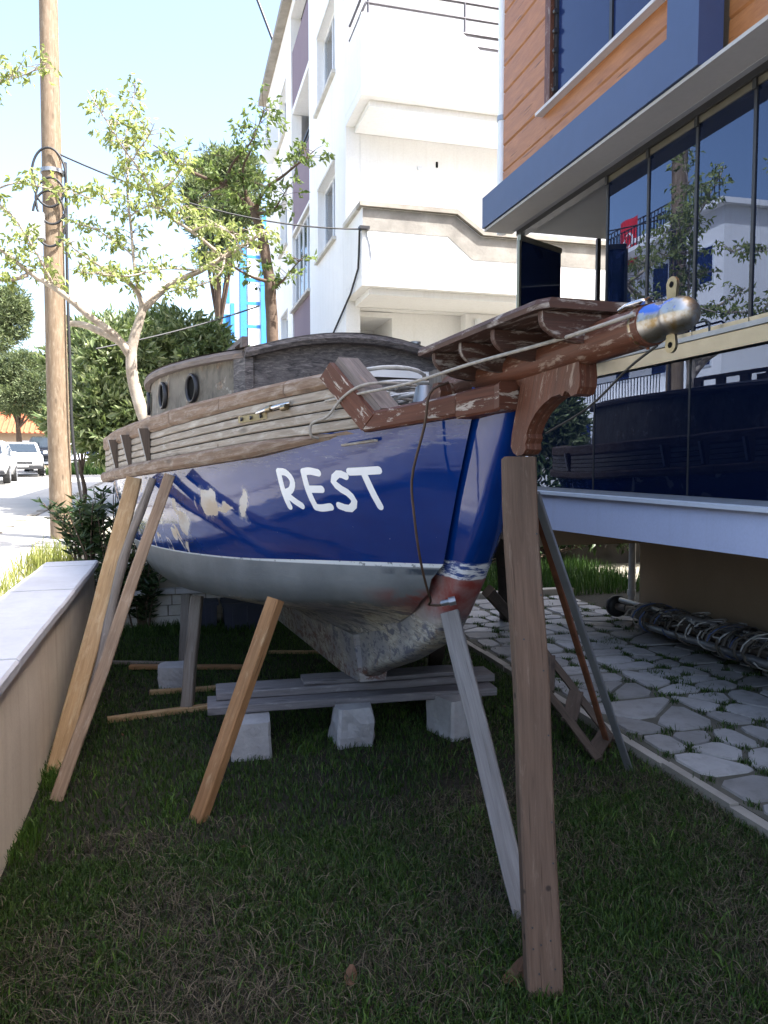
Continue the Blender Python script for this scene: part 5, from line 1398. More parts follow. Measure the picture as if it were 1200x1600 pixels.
# ---- parked cars
def car(loc, yaw, body, label, kind='sedan'):
    root = empty('parked_car', Matrix.Translation(loc) @ Matrix.Rotation(yaw, 4, 'Z'), label, 'car', 'cars parked along the street')
    L = 4.4; W = 1.74; H = 1.45 if kind == 'sedan' else 1.78
    # local x = forwards; side outline as (x, z bottom, z shoulder), body swept across
    if kind == 'sedan':
        sh = [(-2.2, .60, .80), (-2.12, .38, .92), (-1.6, .30, .98), (-.9, .28, .95), (0, .28, .93), (.8, .28, .93), (1.3, .30, .88), (1.9, .34, .78), (2.12, .40, .68), (2.2, .50, .60)]
        roof = [(-1.75, .96), (-1.1, 1.36), (-.7, 1.44), (.0, 1.45), (.45, 1.38), (1.25, .92)]
    else:
        sh = [(-2.2, .62, 1.0), (-2.14, .40, 1.12), (-1.6, .34, 1.15), (-.9, .32, 1.12), (0, .32, 1.08), (.9, .32, 1.06), (1.4, .34, 1.02), (1.95, .38, .95), (2.14, .44, .82), (2.2, .52, .70)]
        roof = [(-2.12, 1.12), (-1.95, 1.66), (-1.5, 1.78), (.0, 1.78), (.45, 1.70), (1.2, 1.08)]
    m = MB(); secs = []
    for x, zb, zs_ in sh:
        k = 1 - .10 * max(0, abs(x) - 1.5) ** 1.5; w_ = W / 2 * k
        secs.append([(x, -w_ * .92, zb), (x, w_ * .92, zb), (x, w_, (zb + zs_) / 2), (x, w_ * .97, zs_ - .05), (x, w_ * .88, zs_), (x, -w_ * .88, zs_), (x, -w_ * .97, zs_ - .05), (x, -w_, (zb + zs_) / 2)])
    m.loft(secs, True, True, True, flip=True); m.build('body', M(body), root)
    m = MB(); secs = []
    rx = [r[0] for r in roof]; zbase = .90 if kind == 'sedan' else 1.05
    for x, z in roof:
        f = (z - zbase) / (H - zbase); w_ = W / 2 * (.90 - .17 * max(f, 0))
        secs.append([(x, -W / 2 * .86, zbase - .03), (x, W / 2 * .86, zbase - .03), (x, w_, z - .03), (x, w_ * .86, z), (x, -w_ * .86, z), (x, -w_, z - .03)])
    m.loft(secs, True, True, False, flip=True); m.build('cabin', M(body), root)
    # glass
    (xa, za), (xb, zb_) = roof[-2], roof[-1]
    def ws(xa, za, xb, zb_, s):
        m = MB(); wa = W / 2 * .62; wb = W / 2 * .74; o = Vector((s * .02, 0, .02))
        m.face([Vector((xa, -wa, za)) + o, Vector((xa, wa, za)) + o, Vector((xb, wb, zb_)) + o, Vector((xb, -wb, zb_)) + o]); return m
    ws(xa + .05, za - .03, xb - .10, zb_ + .07, 1).build('windscreen', M('car_glass'), root)
    ws(roof[1][0] - .04, roof[1][1] - .05, roof[0][0] + .08, roof[0][1] + .08, -1).build('rear_window', M('car_glass'), root)
    for s in (-1, 1):
        for x0, x1 in ((-1.05, -.28), (-.22, .55)):
            t_ = lambda x: ip(x, rx, [r[1] for r in roof]) - .12
            m = MB(); yb = s * (W / 2 * .868); 
            def yy(z): return s * (W / 2 * (.86 + .012) - (z - zbase) / (H - zbase) * W / 2 * .13)
            q = [(x0, zbase + .03), (x1 + (.32 if x1 > .3 else 0), zbase + .03), (x1, t_(x1)), (x0, t_(x0))]
            m.face([(x, yy(z) + s * .012, z) for x, z in q]); m.build('side_window', M('car_glass'), root)
        m = MB(); m.box(.72, .86, s * (W / 2), s * (W / 2 + .16), zbase + .05, zbase + .17); m.build('mirror', M(body), root)
        m = MB(); m.box(2.10, 2.19, s * .50, s * .80, .60 if kind == 'sedan' else .74, .73 if kind == 'sedan' else .92); m.build('headlight', M('lamp_glass'), root)
        for x in (-1.35, 1.35):
            m = MB(); m.tube([(x, s * (W / 2 - .20), .31), (x, s * (W / 2 + .005), .31)], .31, 18, smooth=False); wo = m.build('wheel', M('tyre'), root)
            m = MB(); m.tube([(x, s * (W / 2 + .004), .31), (x, s * (W / 2 + .015), .31)], .20, 14, smooth=False); m.build('rim', M('alu_grey'), wo)
    m = MB(); m.box(2.15, 2.215, -.42, .42, .50 if kind == 'sedan' else .62, .60 if kind == 'sedan' else .80); m.build('grille', M('black_rubber'), root)
    m = MB(); m.box(2.19, 2.225, -.26, .26, .38, .49); m.build('number_plate', M('paint_white'), root)
    m = MB(); m.box(2.10, 2.20, -.78, .78, .30, .40); m.build('bumper', M('black_rubber'), root)
    return root
face_cam = math.atan2(-.966, .30)
def onstreet(px, Y):
    x = (px - 600) / 1200 * Y * .9995; p = Vector((x, Y, 0)); p.z = street_z(p.dot(FT)) + .005; return p
car(onstreet(34, 33.5), face_cam + R(8), 'car_white', 'white sedan parked facing the camera left of the utility pole')
car(onstreet(-22, 26.5), face_cam + R(4), 'car_white', 'white car cut by the left edge of the picture')
car(onstreet(72, 39.5), face_cam + R(3), 'car_dark', 'dark van parked right behind the white sedan', 'van')
car(onstreet(116, 47), face_cam + R(3), 'car_silver', 'silver car half hidden behind the utility pole', 'sedan')

# ---- house with a red tiled roof at the far left
rh0 = onstreet(20, 62); T3, D3 = in_td(rh0); zb = rh0.z
rh = Thing('red_roof_house', T3, D3, zb, 'low house with a red tiled roof far up the street behind pine trees', 'house')
m = MB(); pbox(m, T3, T3 + 9, D3 - 9, D3 + 6.5, zb, zb + 2.9); rh.part('wall', m, M('plaster_beige'))
for k in range(4):
    m = MB(); pbox(m, T3 - .03, T3 - .005, D3 - 6 + k * 3.2, D3 - 4.6 + k * 3.2, zb + .8, zb + 2.2); wo = rh.part('window', m, M('paint_white')); m = MB(); pbox(m, T3 - .05, T3 - .035, D3 - 5.9 + k * 3.2, D3 - 4.7 + k * 3.2, zb + .9, zb + 2.1); m.build('pane', M('glass_navy'), wo)
m = MB(); y0, y1 = -(D3 - 9.6), -(D3 + 7.1)
m.face([(T3 - .6, y0, zb + 2.8), (T3 - .6, y1, zb + 2.8), (T3 + 3.5, y1, zb + 5.4), (T3 + 3.5, y0, zb + 5.4)]); m.face([(T3 + 9.5, y1, zb + 2.8), (T3 + 9.5, y0, zb + 2.8), (T3 + 3.5, y0, zb + 5.4), (T3 + 3.5, y1, zb + 5.4)])
m.face([(T3 - .6, y1, zb + 2.8), (T3 + 9.5, y1, zb + 2.8), (T3 + 3.5, y1, zb + 5.4)]); ro = rh.part('roof', m, M('roof_tile'))
m = MB()
for k in range(40):
    yk = y0 + (y1 - y0) * (k + .5) / 40; m.tube([(T3 - .6, yk, zb + 2.83), (T3 + 3.5, yk, zb + 5.43)], .09, 5)
m.build('tile_rows', M('roof_tile'), ro)
# ---- white fence plots along the far side of the street
m = MB()
far = Thing('white_shop', *in_td(onstreet(165, 52)), street_z(45), 'small pale building behind the grass verge right of the utility pole', 'building')
T4, D4 = in_td(onstreet(165, 52)); z4 = street_z(45)
pbox(m, T4, T4 + 5, D4 - 3, D4 + 8, z4, z4 + 3.0); far.part('wall', m, M('plaster_white'))
m = MB(); pbox(m, T4 - .5, T4 + 5.3, D4 - 3.3, D4 + 8.3, z4 + 3.0, z4 + 3.25); far.part('roof', m, M('kerb_stone'))
for k in range(3):
    m = MB(); pbox(m, T4 - .03, T4 - .004, D4 - 2 + k * 2.6, D4 - .6 + k * 2.6, z4 + .7, z4 + 2.3); far.part('window', m, M('glass_navy'))

# ---- house across the street, seen as a reflection in the veranda glass
oh_t, oh_d = 34.5, -15.4; zo = street_z(oh_t)
oh = Thing('opposite_house', oh_t, oh_d, zo, 'white house with balconies across the street, mirrored in the veranda glass', 'house')
def obox(a, b, c, d, e, f): m = MB(); return pbox(m, oh_t + a, oh_t + b, oh_d + c, oh_d + d, zo + e, zo + f)
oh.part('wall', obox(-7, 6, -9, 0, 0, 11.2), M('plaster_white'))
oh.part('roof', obox(-7.3, 6.3, -9, .4, 11.2, 11.42), M('plaster_white'))
for k in range(3):
    z = 3.5 * k + 3.5
    oh.part('balcony_slab', obox(-4.5, 2.5, 0, 1.2, z, z + .18), M('plaster_white'))
    rl = MB()
    for q in range(29): pbox(rl, oh_t - 4.5 + q * .25, oh_t - 4.46 + q * .25, oh_d + 1.14, oh_d + 1.17, zo + z + .18, zo + z + 1.05)
    pbox(rl, oh_t - 4.5, oh_t + 2.5, oh_d + 1.13, oh_d + 1.18, zo + z + 1.05, zo + z + 1.10); oh.part('railing', rl, M('railing_black'))
for a in (-6.4, -3.4, -.4, 3.2):
    for k in range(3):
        wo = oh.part('window', obox(a, a + 1.3, .003, .04, 3.5 * k + 1.2, 3.5 * k + 2.8), M('pvc_white')); m = MB(); pbox(m, oh_t + a + .08, oh_t + a + 1.22, oh_d + .045, oh_d + .055, zo + 3.5 * k + 1.28, zo + 3.5 * k + 2.72); m.build('pane', M('glass_navy'), wo)
rl = MB()
for q in range(46): pbox(rl, oh_t - 6.9 + q * .28, oh_t - 6.86 + q * .28, oh_d + .2, oh_d + .23, zo + 11.42, zo + 12.3)
pbox(rl, oh_t - 6.9, oh_t + 6.0, oh_d + .19, oh_d + .24, zo + 12.3, zo + 12.36); oh.part('roof_railing', rl, M('railing_black'))
# red flag with crescent and star hung from its roof railing
fg = Thing('flag', 33.6, -14.95, 11.6, 'red flag with white crescent and star, mirrored in the veranda glass', 'flag')
m = MB(); FX = 33.1
secs = [[(FX + 1.5 * k, 14.97 + .05 * math.sin(k * 7), z) for z in (11.2, 13.5)] for k in np.linspace(0, 1, 10)]
m.loft(secs, False, False, True); fg.part('cloth', m, M('flag_red'))
def disc_ring(cx, cz, r0, c2x, r1, n=22):
    m = MB(); a0 = .75
    out = [(cx + r0 * math.cos(a), cz + r0 * math.sin(a)) for a in np.linspace(a0, 2 * math.pi - a0, n)]; inn = [(c2x + r1 * math.cos(a), cz + r1 * math.sin(a)) for a in np.linspace(a0 + .15, 2 * math.pi - a0 - .15, n)]
    for i in range(n - 1): m.face([(out[i][0], 14.88, out[i][1]), (out[i + 1][0], 14.88, out[i + 1][1]), (inn[i + 1][0], 14.88, inn[i + 1][1]), (inn[i][0], 14.88, inn[i][1])])
    return m
fg.part('crescent', disc_ring(FX + .60, 12.45, .36, FX + .68, .28), M('paint_white'))
m = MB(); sp = [(FX + .95 + (.15 if i % 2 == 0 else .06) * math.cos(i * math.pi / 5), 14.88, 12.45 + (.15 if i % 2 == 0 else .06) * math.sin(i * math.pi / 5)) for i in range(10)]
for i in range(10): m.face([(FX + .95, 14.88, 12.45), sp[i], sp[(i + 1) % 10]])
fg.part('star', m, M('paint_white'))
# wire fence and a white van in front of that house
wf = Thing('wire_fence', 31, -12.0, zo, 'grey wire mesh fence across the street, mirrored low in the veranda glass', 'fence')
m = MB(); pbox(m, 24, 40, -12.06, -11.94, zo - .1, zo + .35); wf.part('plinth', m, M('kerb_stone'))
for t in np.arange(24, 40.1, 2.0):
    m = MB(); pbox(m, t - .025, t + .025, -12.02, -11.98, zo + .35, zo + 1.75); wf.part('post', m, M('steel_dark'))
m = MB()
for z in np.arange(.45, 1.7, .2): pbox(m, 24, 40, -12.006, -11.994, zo + z, zo + z + .014)
for t in np.arange(24.1, 40, .12): pbox(m, t, t + .012, -12.006, -11.994, zo + .4, zo + 1.7)
tag(wf.part('wire_mesh', m, M('steel_dark')), kind='stuff')
car(TD(35.5, -13.1, street_z(35.5)), face_cam, 'car_white', 'white van behind the wire fence, mirrored in the veranda glass', 'van')
# ================================================================== PLANTS
def leaf_mesh(name, pos, direc, size, mat, width=.45, fold=.25, rng=None):
    """one folded leaf (two triangles pairs) per position; numpy, one mesh"""
    rng = rng or RNG
    n = len(pos); d = direc / np.maximum(np.linalg.norm(direc, axis=1, keepdims=True), 1e-6)
    r = rng.normal(size=(n, 3)); s = np.cross(d, r); s /= np.maximum(np.linalg.norm(s, axis=1, keepdims=True), 1e-6)
    up = np.cross(s, d); L = size[:, None]; w = L * width
    a = pos; b = pos + d * L * .45 + s * w * .5 + up * L * fold * .3; c = pos + d * L - up * L * fold * .35; e = pos + d * L * .45 - s * w * .5 + up * L * fold * .3
    mid_ = pos + d * L * .5 - up * L * .0
    V = np.stack([a, b, c, e], 1).reshape(-1, 3)
    base = (np.arange(n) * 4)[:, None]
    F = (base + np.array([[0, 1, 2, 0, 2, 3]])).reshape(-1)
    return np_mesh(name, V, F, np.full(2 * n, 3), M(mat))
def branch_mesh(chains, off):
    m = MB()
    for pts, rad in chains:
        k = max(8, len(pts) * 5); P = crspline(pts, k); rr_ = list(np.interp(np.linspace(0, 1, k), np.linspace(0, 1, len(rad)), rad))
        P = [p + Vector((mnoise.noise(p * 2.3), mnoise.noise(p * 2.3 + Vector((7, 0, 0))), mnoise.noise(p * 2.3 + Vector((0, 7, 0))))) * .03 for p in P]
        m.tube([p - off for p in P], rr_, 8)
    return m
def px_chain(l): return [at(a, b, c) for a, b, c, _ in l], [x[3] for x in l]

def leafy_tree(name, chains, leaf_mat, bark, label, dens, leaf, spread=.16, extra=(), seed=1, skip_r=.03, group=None, hang=.7):
    rng = np.random.default_rng(seed); base = chains[0][0][0].copy()
    root = empty(name, Matrix.Translation(base), label, 'tree', group)
    twigs = []
    pos = []; dr = []
    for pts, rad in chains:
        P = crspline(pts, max(10, len(pts) * 8)); rr_ = np.interp(np.linspace(0, 1, len(P)), np.linspace(0, 1, len(rad)), rad)
        L = sum((P[i + 1] - P[i]).length for i in range(len(P) - 1))
        nclu = int(L * dens)
        for _ in range(nclu):
            k = rng.uniform(0, 1) ** .7; i = int(k * (len(P) - 1))
            if rr_[i] > skip_r: continue
            p = P[i]
            tdir = Vector(rng.normal(size=3)); tdir.z = abs(tdir.z) * .4; tdir.normalize()
            tl_ = rng.uniform(.06, spread * 1.6); tip = p + tdir * tl_
            twigs.append(([p, p.lerp(tip, .5) + Vector((0, 0, .015)), tip], [.005, .004, .002]))
            nl = rng.integers(5, 9)
            for q in range(nl):
                o = tip + Vector(rng.normal(size=3)) * .030
                pos.append(o); dd = Vector(rng.normal(size=3)) * .8 + tdir * .5 + Vector((0, 0, -hang)); dr.append(dd)
    m = branch_mesh(chains, base); m.build('trunk', M(bark), root)
    t2 = MB()
    for pts, rad in twigs: t2.tube([p - base for p in pts], rad, 4, caps=False)
    tag(t2.build('twigs', M(bark), root), kind='stuff')
    pos = np.array([list(p - base) for p in pos]); dr = np.array([list(p) for p in dr])
    me = leaf_mesh('crown', pos, dr, rng.uniform(.6, 1.15, len(pos)) * leaf, leaf_mat, .42, .5, rng)
    place('crown', me, root)
    return root
C1 = [px_chain(l) for l in (
    [(250, 770, 9.05, .115), (240, 690, 9.0, .105), (222, 640, 9.0, .098), (206, 590, 9.0, .09), (203, 555, 9.0, .085), (208, 530, 9.0, .08), (217, 500, 9.0, .07), (222, 480, 9.0, .065)],
    [(203, 560, 9.0, .07), (172, 520, 8.85, .058), (130, 487, 8.7, .05), (90, 455, 8.5, .045), (50, 428, 8.4, .036), (15, 400, 8.3, .028), (-30, 370, 8.2, .02)],
    [(45, 430, 8.4, .03), (20, 438, 8.3, .028), (-20, 436, 8.2, .025), (-70, 425, 8.1, .02)],
    [(196, 545, 9.0, .06), (172, 525, 9.1, .06), (150, 513, 9.2, .055), (128, 507, 9.3, .05), (112, 505, 9.3, .045)],
    [(222, 482, 9.0, .055), (262, 450, 9.1, .048), (312, 424, 9.2, .042), (350, 398, 9.3, .036), (390, 376, 9.4, .028), (412, 362, 9.4, .018)],
    [(222, 482, 9.0, .045), (214, 455, 8.95, .04), (192, 433, 8.9, .034), (165, 420, 8.8, .026), (130, 400, 8.7, .016), (100, 375, 8.6, .009)],
    [(216, 458, 9.0, .03), (208, 400, 9.05, .024), (203, 340, 9.1, .02), (197, 270, 9.1, .016), (200, 200, 9.15, .012), (212, 130, 9.2, .006)],
    [(348, 400, 9.3, .03), (300, 362, 9.2, .025), (262, 335, 9.1, .022), (236, 300, 9.0, .019), (208, 250, 8.9, .016), (172, 195, 8.85, .011), (135, 140, 8.8, .006)],
    [(300, 362, 9.2, .018), (330, 350, 9.0, .014), (360, 365, 8.9, .01), (385, 400, 8.8, .005)],
    [(312, 424, 9.2, .02), (260, 420, 8.9, .016), (200, 432, 8.6, .012), (150, 428, 8.4, .008), (110, 420, 8.3, .005)],
    [(90, 455, 8.5, .022), (60, 400, 8.4, .016), (20, 340, 8.3, .014), (-20, 300, 8.2, .01)],
    [(-20, 300, 8.2, .014), (30, 286, 8.2, .012), (90, 296, 8.3, .009), (150, 310, 8.4, .006), (180, 306, 8.5, .004)],
    [(-60, 180, 8.2, .014), (-30, 140, 8.2, .012), (0, 126, 8.2, .009), (40, 116, 8.2, .006), (75, 98, 8.2, .004)],
    [(262, 335, 9.1, .014), (285, 325, 9.2, .01), (250, 300, 9.3, .008), (225, 270, 9.3, .005)],
    [(208, 400, 9.05, .014), (180, 380, 9.2, .01), (150, 360, 9.3, .008), (120, 350, 9.3, .005)],
    [(203, 340, 9.1, .012), (230, 320, 8.9, .008), (250, 330, 8.8, .005)],
    [(236, 300, 9.0, .012), (270, 285, 8.8, .009), (290, 250, 8.7, .005)],
    [(208, 250, 8.9, .010), (230, 220, 8.8, .008), (240, 190, 8.7, .005)],
    [(350, 398, 9.3, .016), (340, 430, 9.1, .012), (300, 450, 9.0, .009), (270, 455, 9.0, .005)],
    [(-30, 370, 8.2, .015), (-60, 250, 8.2, .014), (-60, 180, 8.2, .012)])]
C1 = [(p, [r * .76 for r in q]) for p, q in C1]
leafy_tree('leafy_tree', C1, 'leaf_spring', 'bark_pale', 'spring-green tree with pale forked trunk in front of the utility pole', 27, .092, .17, seed=4, hang=.9)
C2 = [px_chain(l) for l in (
    [(428, 640, 13.0, .105), (425, 520, 13.0, .10), (422, 450, 13.0, .095), (414, 390, 13.0, .085), (398, 335, 13.0, .065), (385, 310, 13.0, .05)],
    [(395, 330, 13.0, .045), (352, 290, 12.9, .036), (322, 278, 12.8, .03), (280, 255, 12.7, .02), (238, 226, 12.6, .008)],
    [(350, 290, 12.9, .03), (362, 260, 12.8, .022), (385, 230, 12.7, .016), (408, 190, 12.7, .008), (412, 168, 12.6, .005)],
    [(398, 335, 13.0, .04), (412, 300, 12.9, .03), (440, 275, 12.7, .022), (470, 252, 12.6, .014), (492, 235, 12.6, .006)],
    [(414, 390, 13.0, .04), (385, 375, 12.8, .03), (350, 360, 12.6, .018), (320, 350, 12.5, .008)],
    [(422, 440, 13.0, .035), (395, 432, 12.8, .025), (365, 415, 12.6, .015), (345, 400, 12.5, .007)],
    [(422, 450, 13.0, .035), (440, 440, 12.8, .02), (460, 415, 12.6, .010), (470, 405, 12.5, .006)],
    [(398, 335, 13.0, .03), (425, 330, 12.8, .02), (440, 310, 12.7, .010), (448, 295, 12.6, .006)],
    [(385, 310, 13.0, .03), (380, 270, 12.9, .02), (395, 225, 12.8, .012), (400, 200, 12.8, .006)],
    [(352, 290, 12.9, .02), (330, 300, 12.7, .012), (310, 320, 12.6, .006)])]
leafy_tree('leafy_tree', C2, 'leaf_mid', 'bark_dark', 'slim dark-stemmed leafy tree against the white building wall', 24, .125, .28, seed=6, skip_r=.06)

# ---- pines and evergreen masses: foliage tufts spread through lobes of the crown
def tuft_tree(name, base, trunk_h, trunk_r, lobes, n, leaf, mat, bark, label, cat='tree', seed=1, width=.16, droop=0.0, group=None, inner=.35, lean=(0, 0), dirup=.3):
    rng = np.random.default_rng(seed); base = Vector(base)
    root = empty(name, Matrix.Translation(base), label, cat, group)
    m = MB()
    if trunk_h > 0:
        m.tube([(lean[0] * k + .05 * math.sin(k * 5), lean[1] * k, trunk_h * k) for k in np.linspace(-.02, 1, 8)], [trunk_r * (1 - .5 * k) for k in np.linspace(0, 1, 8)], 9)
    for c, r in lobes:
        c = Vector(c); s = Vector((lean[0] * .8, lean[1] * .8, trunk_h * .75)) if trunk_h > 0 else Vector((c.x * .2, c.y * .2, 0))
        m.tube([s, s.lerp(c, .5) + Vector((0, 0, .08 * r[2])), c], [max(trunk_r * .4, .012), max(trunk_r * .25, .009), .008], 6)
    m.build('trunk', M(bark), root)
    tot = sum(r[0] * r[1] * r[2] for c, r in lobes) ; P = []; D = []
    for c, r in lobes:
        k = max(20, int(n * (r[0] * r[1] * r[2]) / tot / 9))
        d = rng.normal(size=(k, 3)); d /= np.linalg.norm(d, axis=1, keepdims=True)
        rad = (inner + (1 - inner) * rng.uniform(0, 1, k) ** .55) * (1 + .20 * np.sin(d[:, 0] * 7 + seed) * np.cos(d[:, 2] * 6 + d[:, 1] * 5))
        ctr = np.array(c) + d * rad[:, None] * np.array(r)
        for q in range(9):                       # nine blades per tuft
            P.append(ctr + rng.normal(size=(k, 3)) * leaf * .25)
            D.append(d * .8 + rng.normal(size=(k, 3)) * .75 + np.array([0, 0, dirup - droop]))
    P = np.concatenate(P); D = np.concatenate(D)
    me = leaf_mesh('crown', P, D, rng.uniform(.6, 1.2, len(P)) * leaf, mat, width, .35, rng); place('crown', me, root)
    return root
def lobes_at(base, items):
    """items: (px, py, Y, rx, ry, rz) of each lobe in the picture"""
    return [(tuple(at(a, b, c) - Vector(base)), (rx, ry, rz)) for a, b, c, rx, ry, rz in items]
def gz(p): return Vector((p.x, p.y, street_z(p.dot(FT)) - .05))
b = gz(at(345, 700, 31)); tuft_tree('pine_tree', b, 8, .22, lobes_at(b, [(345, 270, 31, 1.1, 1.0, .8), (322, 305, 30.5, 1.0, 1.0, .8), (375, 275, 31, .9, 1.0, .9), (378, 330, 30, .7, .8, .7), (340, 350, 30, 1.0, 1, .7), (338, 400, 30, .7, .8, .6), (312, 345, 31, .6, .7, .5)]), 15000, .30, 'leaf_pine', 'bark_dark', 'tall dark pine behind the leafy tree, next to the white building', seed=2, width=.14)
b = gz(at(30, 700, 50)); tuft_tree('pine_tree', b, 3.6, .24, lobes_at(b, [(38, 580, 50, 1.9, 1.5, 1.2), (5, 600, 50, 1.6, 1.5, 1.2), (62, 605, 49, 1.2, 1.3, 1.1), (25, 625, 49, 1.6, 1.3, .9), (60, 640, 49, .9, 1, .8)]), 22000, .34, 'leaf_pine', 'bark_dark', 'rounded pine tree in front of the red roofed house', seed=3, width=.14)
b = gz(at(-40, 700, 40)); tuft_tree('pine_tree', b, 8.0, .25, lobes_at(b, [(10, 475, 40, 1.1, 1, .9), (-25, 490, 40, 1.4, 1.2, 1.2), (18, 510, 40, .9, .9, .7), (-10, 530, 39.5, 1.1, 1, .6), (32, 490, 40, .5, .6, .5)]), 15000, .30, 'leaf_pine', 'bark_dark', 'taller pine whose crown enters at the left edge of the picture', seed=5, width=.14, lean=(1.0, 0))
ev = [(130, 17, [(130, 585, 17, .8, .7, .9), (150, 620, 16.5, .8, .7, .7), (120, 545, 17.5, .6, .6, .6), (110, 660, 16, .55, .6, .5)], 'broad-leaved evergreen shrub right of the utility pole', 9000),
      (200, 14.5, [(185, 580, 14.5, .8, .7, .9), (165, 640, 14, .7, .6, .6), (215, 640, 14, .7, .6, .5), (205, 530, 15, .6, .6, .5), (170, 680, 14, .6, .6, .5)], 'evergreen shrub mass behind the forked pale trunk', 11000),
      (285, 16, [(285, 545, 16, 1.0, .7, .7), (255, 580, 15.5, .8, .7, .8), (330, 560, 16, .7, .7, .6), (245, 520, 16.5, .6, .6, .5), (310, 600, 15, .8, .7, .6)], 'evergreen shrub behind the cabin roof of the boat', 11000)]
for i, (px, Y, it, lb, n) in enumerate(ev):
    b = gz(at(px, 800, Y)); tuft_tree('evergreen_shrub', b, 1.0, .06, lobes_at(b, it), n, .20, 'leaf_shrub', 'bark_dark', lb, 'shrub', seed=20 + i, width=.34, group='evergreen shrubs along the street', inner=.2)
# plumed reed-like bush and low tree by the far verge
b = gz(at(185, 700, 36)); tuft_tree('far_tree', b, 3.0, .15, lobes_at(b, [(150, 545, 36, 1.5, 1.3, 1.5), (195, 560, 36, 1.3, 1.3, 1.3), (120, 590, 36, 1.0, 1, 1.1), (170, 615, 36, 1.3, 1.1, .9)]), 14000, .34, 'leaf_mid', 'bark_dark', 'bright green tree far up the street between pole and forked trunk', seed=31, width=.3)
b = gz(at(-420, 700, 34)); tuft_tree('far_tree', b, 4.0, .2, [((0, 0, 5), (2.2, 2, 2)), ((1.5, 1, 4), (1.6, 1.6, 1.5)), ((-1.6, -.5, 4.2), (1.6, 1.6, 1.5))], 9000, .4, 'leaf_mid', 'bark_dark', 'leafy tree across the street, mirrored in the veranda glass', seed=33, width=.3)

for i, (t, d, h, lb) in enumerate(((3.2, -9.6, 6.2, 'large tree across the street, mirrored in the blue hull beside the lettering'), (7.4, -10.4, 7.0, 'tall tree across the street, mirrored in the hull further aft'), (-1.2, -9.2, 5.6, 'tree across the street, mirrored near the bow'), (17.5, -13.5, 9.0, 'big dark tree across the street, mirrored at the right of the veranda glass'))):
    tuft_tree('street_tree', TD(t, d, street_z(t)), h * .55, .2, [((0, 0, h * .72), (1.5, 1.5, h * .28)), ((1.0, .6, h * .5), (1.3, 1.2, h * .2)), ((-1.1, -.4, h * .52), (1.3, 1.2, h * .2)), ((.2, -1.0, h * .45), (1.2, 1.1, h * .18)), ((-.3, 1.2, h * .5), (1.2, 1.2, h * .2))], 7000, .42, 'leaf_mid', 'bark_dark', lb, seed=60 + i, width=.34, group='trees across the street')
rng_h = random.Random(6)
tuft_tree('hedge', TD(10.55, 3.4, 0), 0, .02, [((FD * k + FT * rng_h.uniform(-.1, .1)) .to_tuple()[:2] + (rng_h.uniform(.7, 1.1),), (.5, .35, .6)) for k in np.arange(-2.2, 5.4, .5)], 12000, .14, 'leaf_oleander', 'bark_dark', 'dark hedge behind the grass bed, seen under the house slab', 'hedge', seed=71, width=.4)
# ---- oleander at the end of the garden wall
def oleander(base, stems, label, seed, h=1.25, leaf=.12, mat='leaf_oleander', name='oleander_bush', sp=.45):
    rng = np.random.default_rng(seed); root = empty(name, Matrix.Translation(base), label, 'bush'); m = MB(); P = []; D = []
    for s in range(stems):
        a = rng.uniform(0, 2 * math.pi); r = rng.uniform(.1, 1) * sp; hh = h * rng.uniform(.55, 1.0)
        pts = [Vector((0, 0, -.03)) + Vector((math.cos(a), math.sin(a), 0)) * r * .25, Vector((math.cos(a) * r * .5, math.sin(a) * r * .5, hh * .5)), Vector((math.cos(a) * r, math.sin(a) * r, hh))]
        C = crspline(pts, 10); m.tube(C, list(np.linspace(.011, .004, 10)), 5)
        for k in np.linspace(.28, 1, 16):
            p = C[int(k * 9)]
            for q in range(4):
                b_ = rng.uniform(0, 2 * math.pi); P.append(p + Vector((0, 0, rng.uniform(-.02, .02)))); D.append(Vector((math.cos(b_), math.sin(b_), rng.uniform(.1, .9))))
    m.build('stems', M('bark_dark'), root)
    place('foliage', leaf_mesh('foliage', np.array([list(p) for p in P]), np.array([list(p) for p in D]), rng.uniform(.7, 1.2, len(P)) * leaf, mat, .22, .15, rng), root)
    return root
oleander(onground(178, 985), 22, 'dark oleander bush at the far end of the garden wall', 1, 1.35)
oleander(onground(222, 982), 14, 'smaller oleander beside the low stone wall under the hull', 2, .85, sp=.35)
oleander(at(140, 880, 7.4) * 1.0, 16, 'oleander shoots leaning over the end of the wall capping', 3, .75, sp=.42)

# ---- weeds along the outside of the garden wall
def blades(name, n, region, h, w, mat, rng, lean=.5, zfun=None, curve=.5):
    """grass blades: 5 vertices, one quad and one triangle each; region(n) gives (x, y)"""
    xy = region(n); n = len(xy); a = rng.uniform(0, 2 * math.pi, n); s = np.stack([np.cos(a), np.sin(a), np.zeros(n)], 1)
    b = rng.uniform(0, 2 * math.pi, n); ln = rng.uniform(.1, 1, n) * lean; fw = np.stack([np.cos(b) * ln, np.sin(b) * ln, np.zeros(n)], 1)
    H = (h * rng.uniform(.45, 1.15, n))[:, None]; Wd = (w * rng.uniform(.6, 1.3, n))[:, None]
    z0 = zfun(xy) if zfun else np.zeros(n); base = np.concatenate([xy, z0[:, None]], 1)
    up = np.array([[0, 0, 1.0]]); mid_ = base + up * H * .55 + fw * H * .35; tip = base + up * H * (1 - .35 * ln[:, None]) + fw * H * (.35 + curve)
    V = np.stack([base - s * Wd, base + s * Wd, mid_ + s * Wd * .7, mid_ - s * Wd * .7, tip], 1).reshape(-1, 3)
    k = (np.arange(n) * 5)[:, None]; F = (k + np.array([[0, 1, 2, 3, 3, 2, 4]])).reshape(-1); sz = np.tile([4, 3], n)
    me = np_mesh(name, V, F, sz, M(mat)); return me
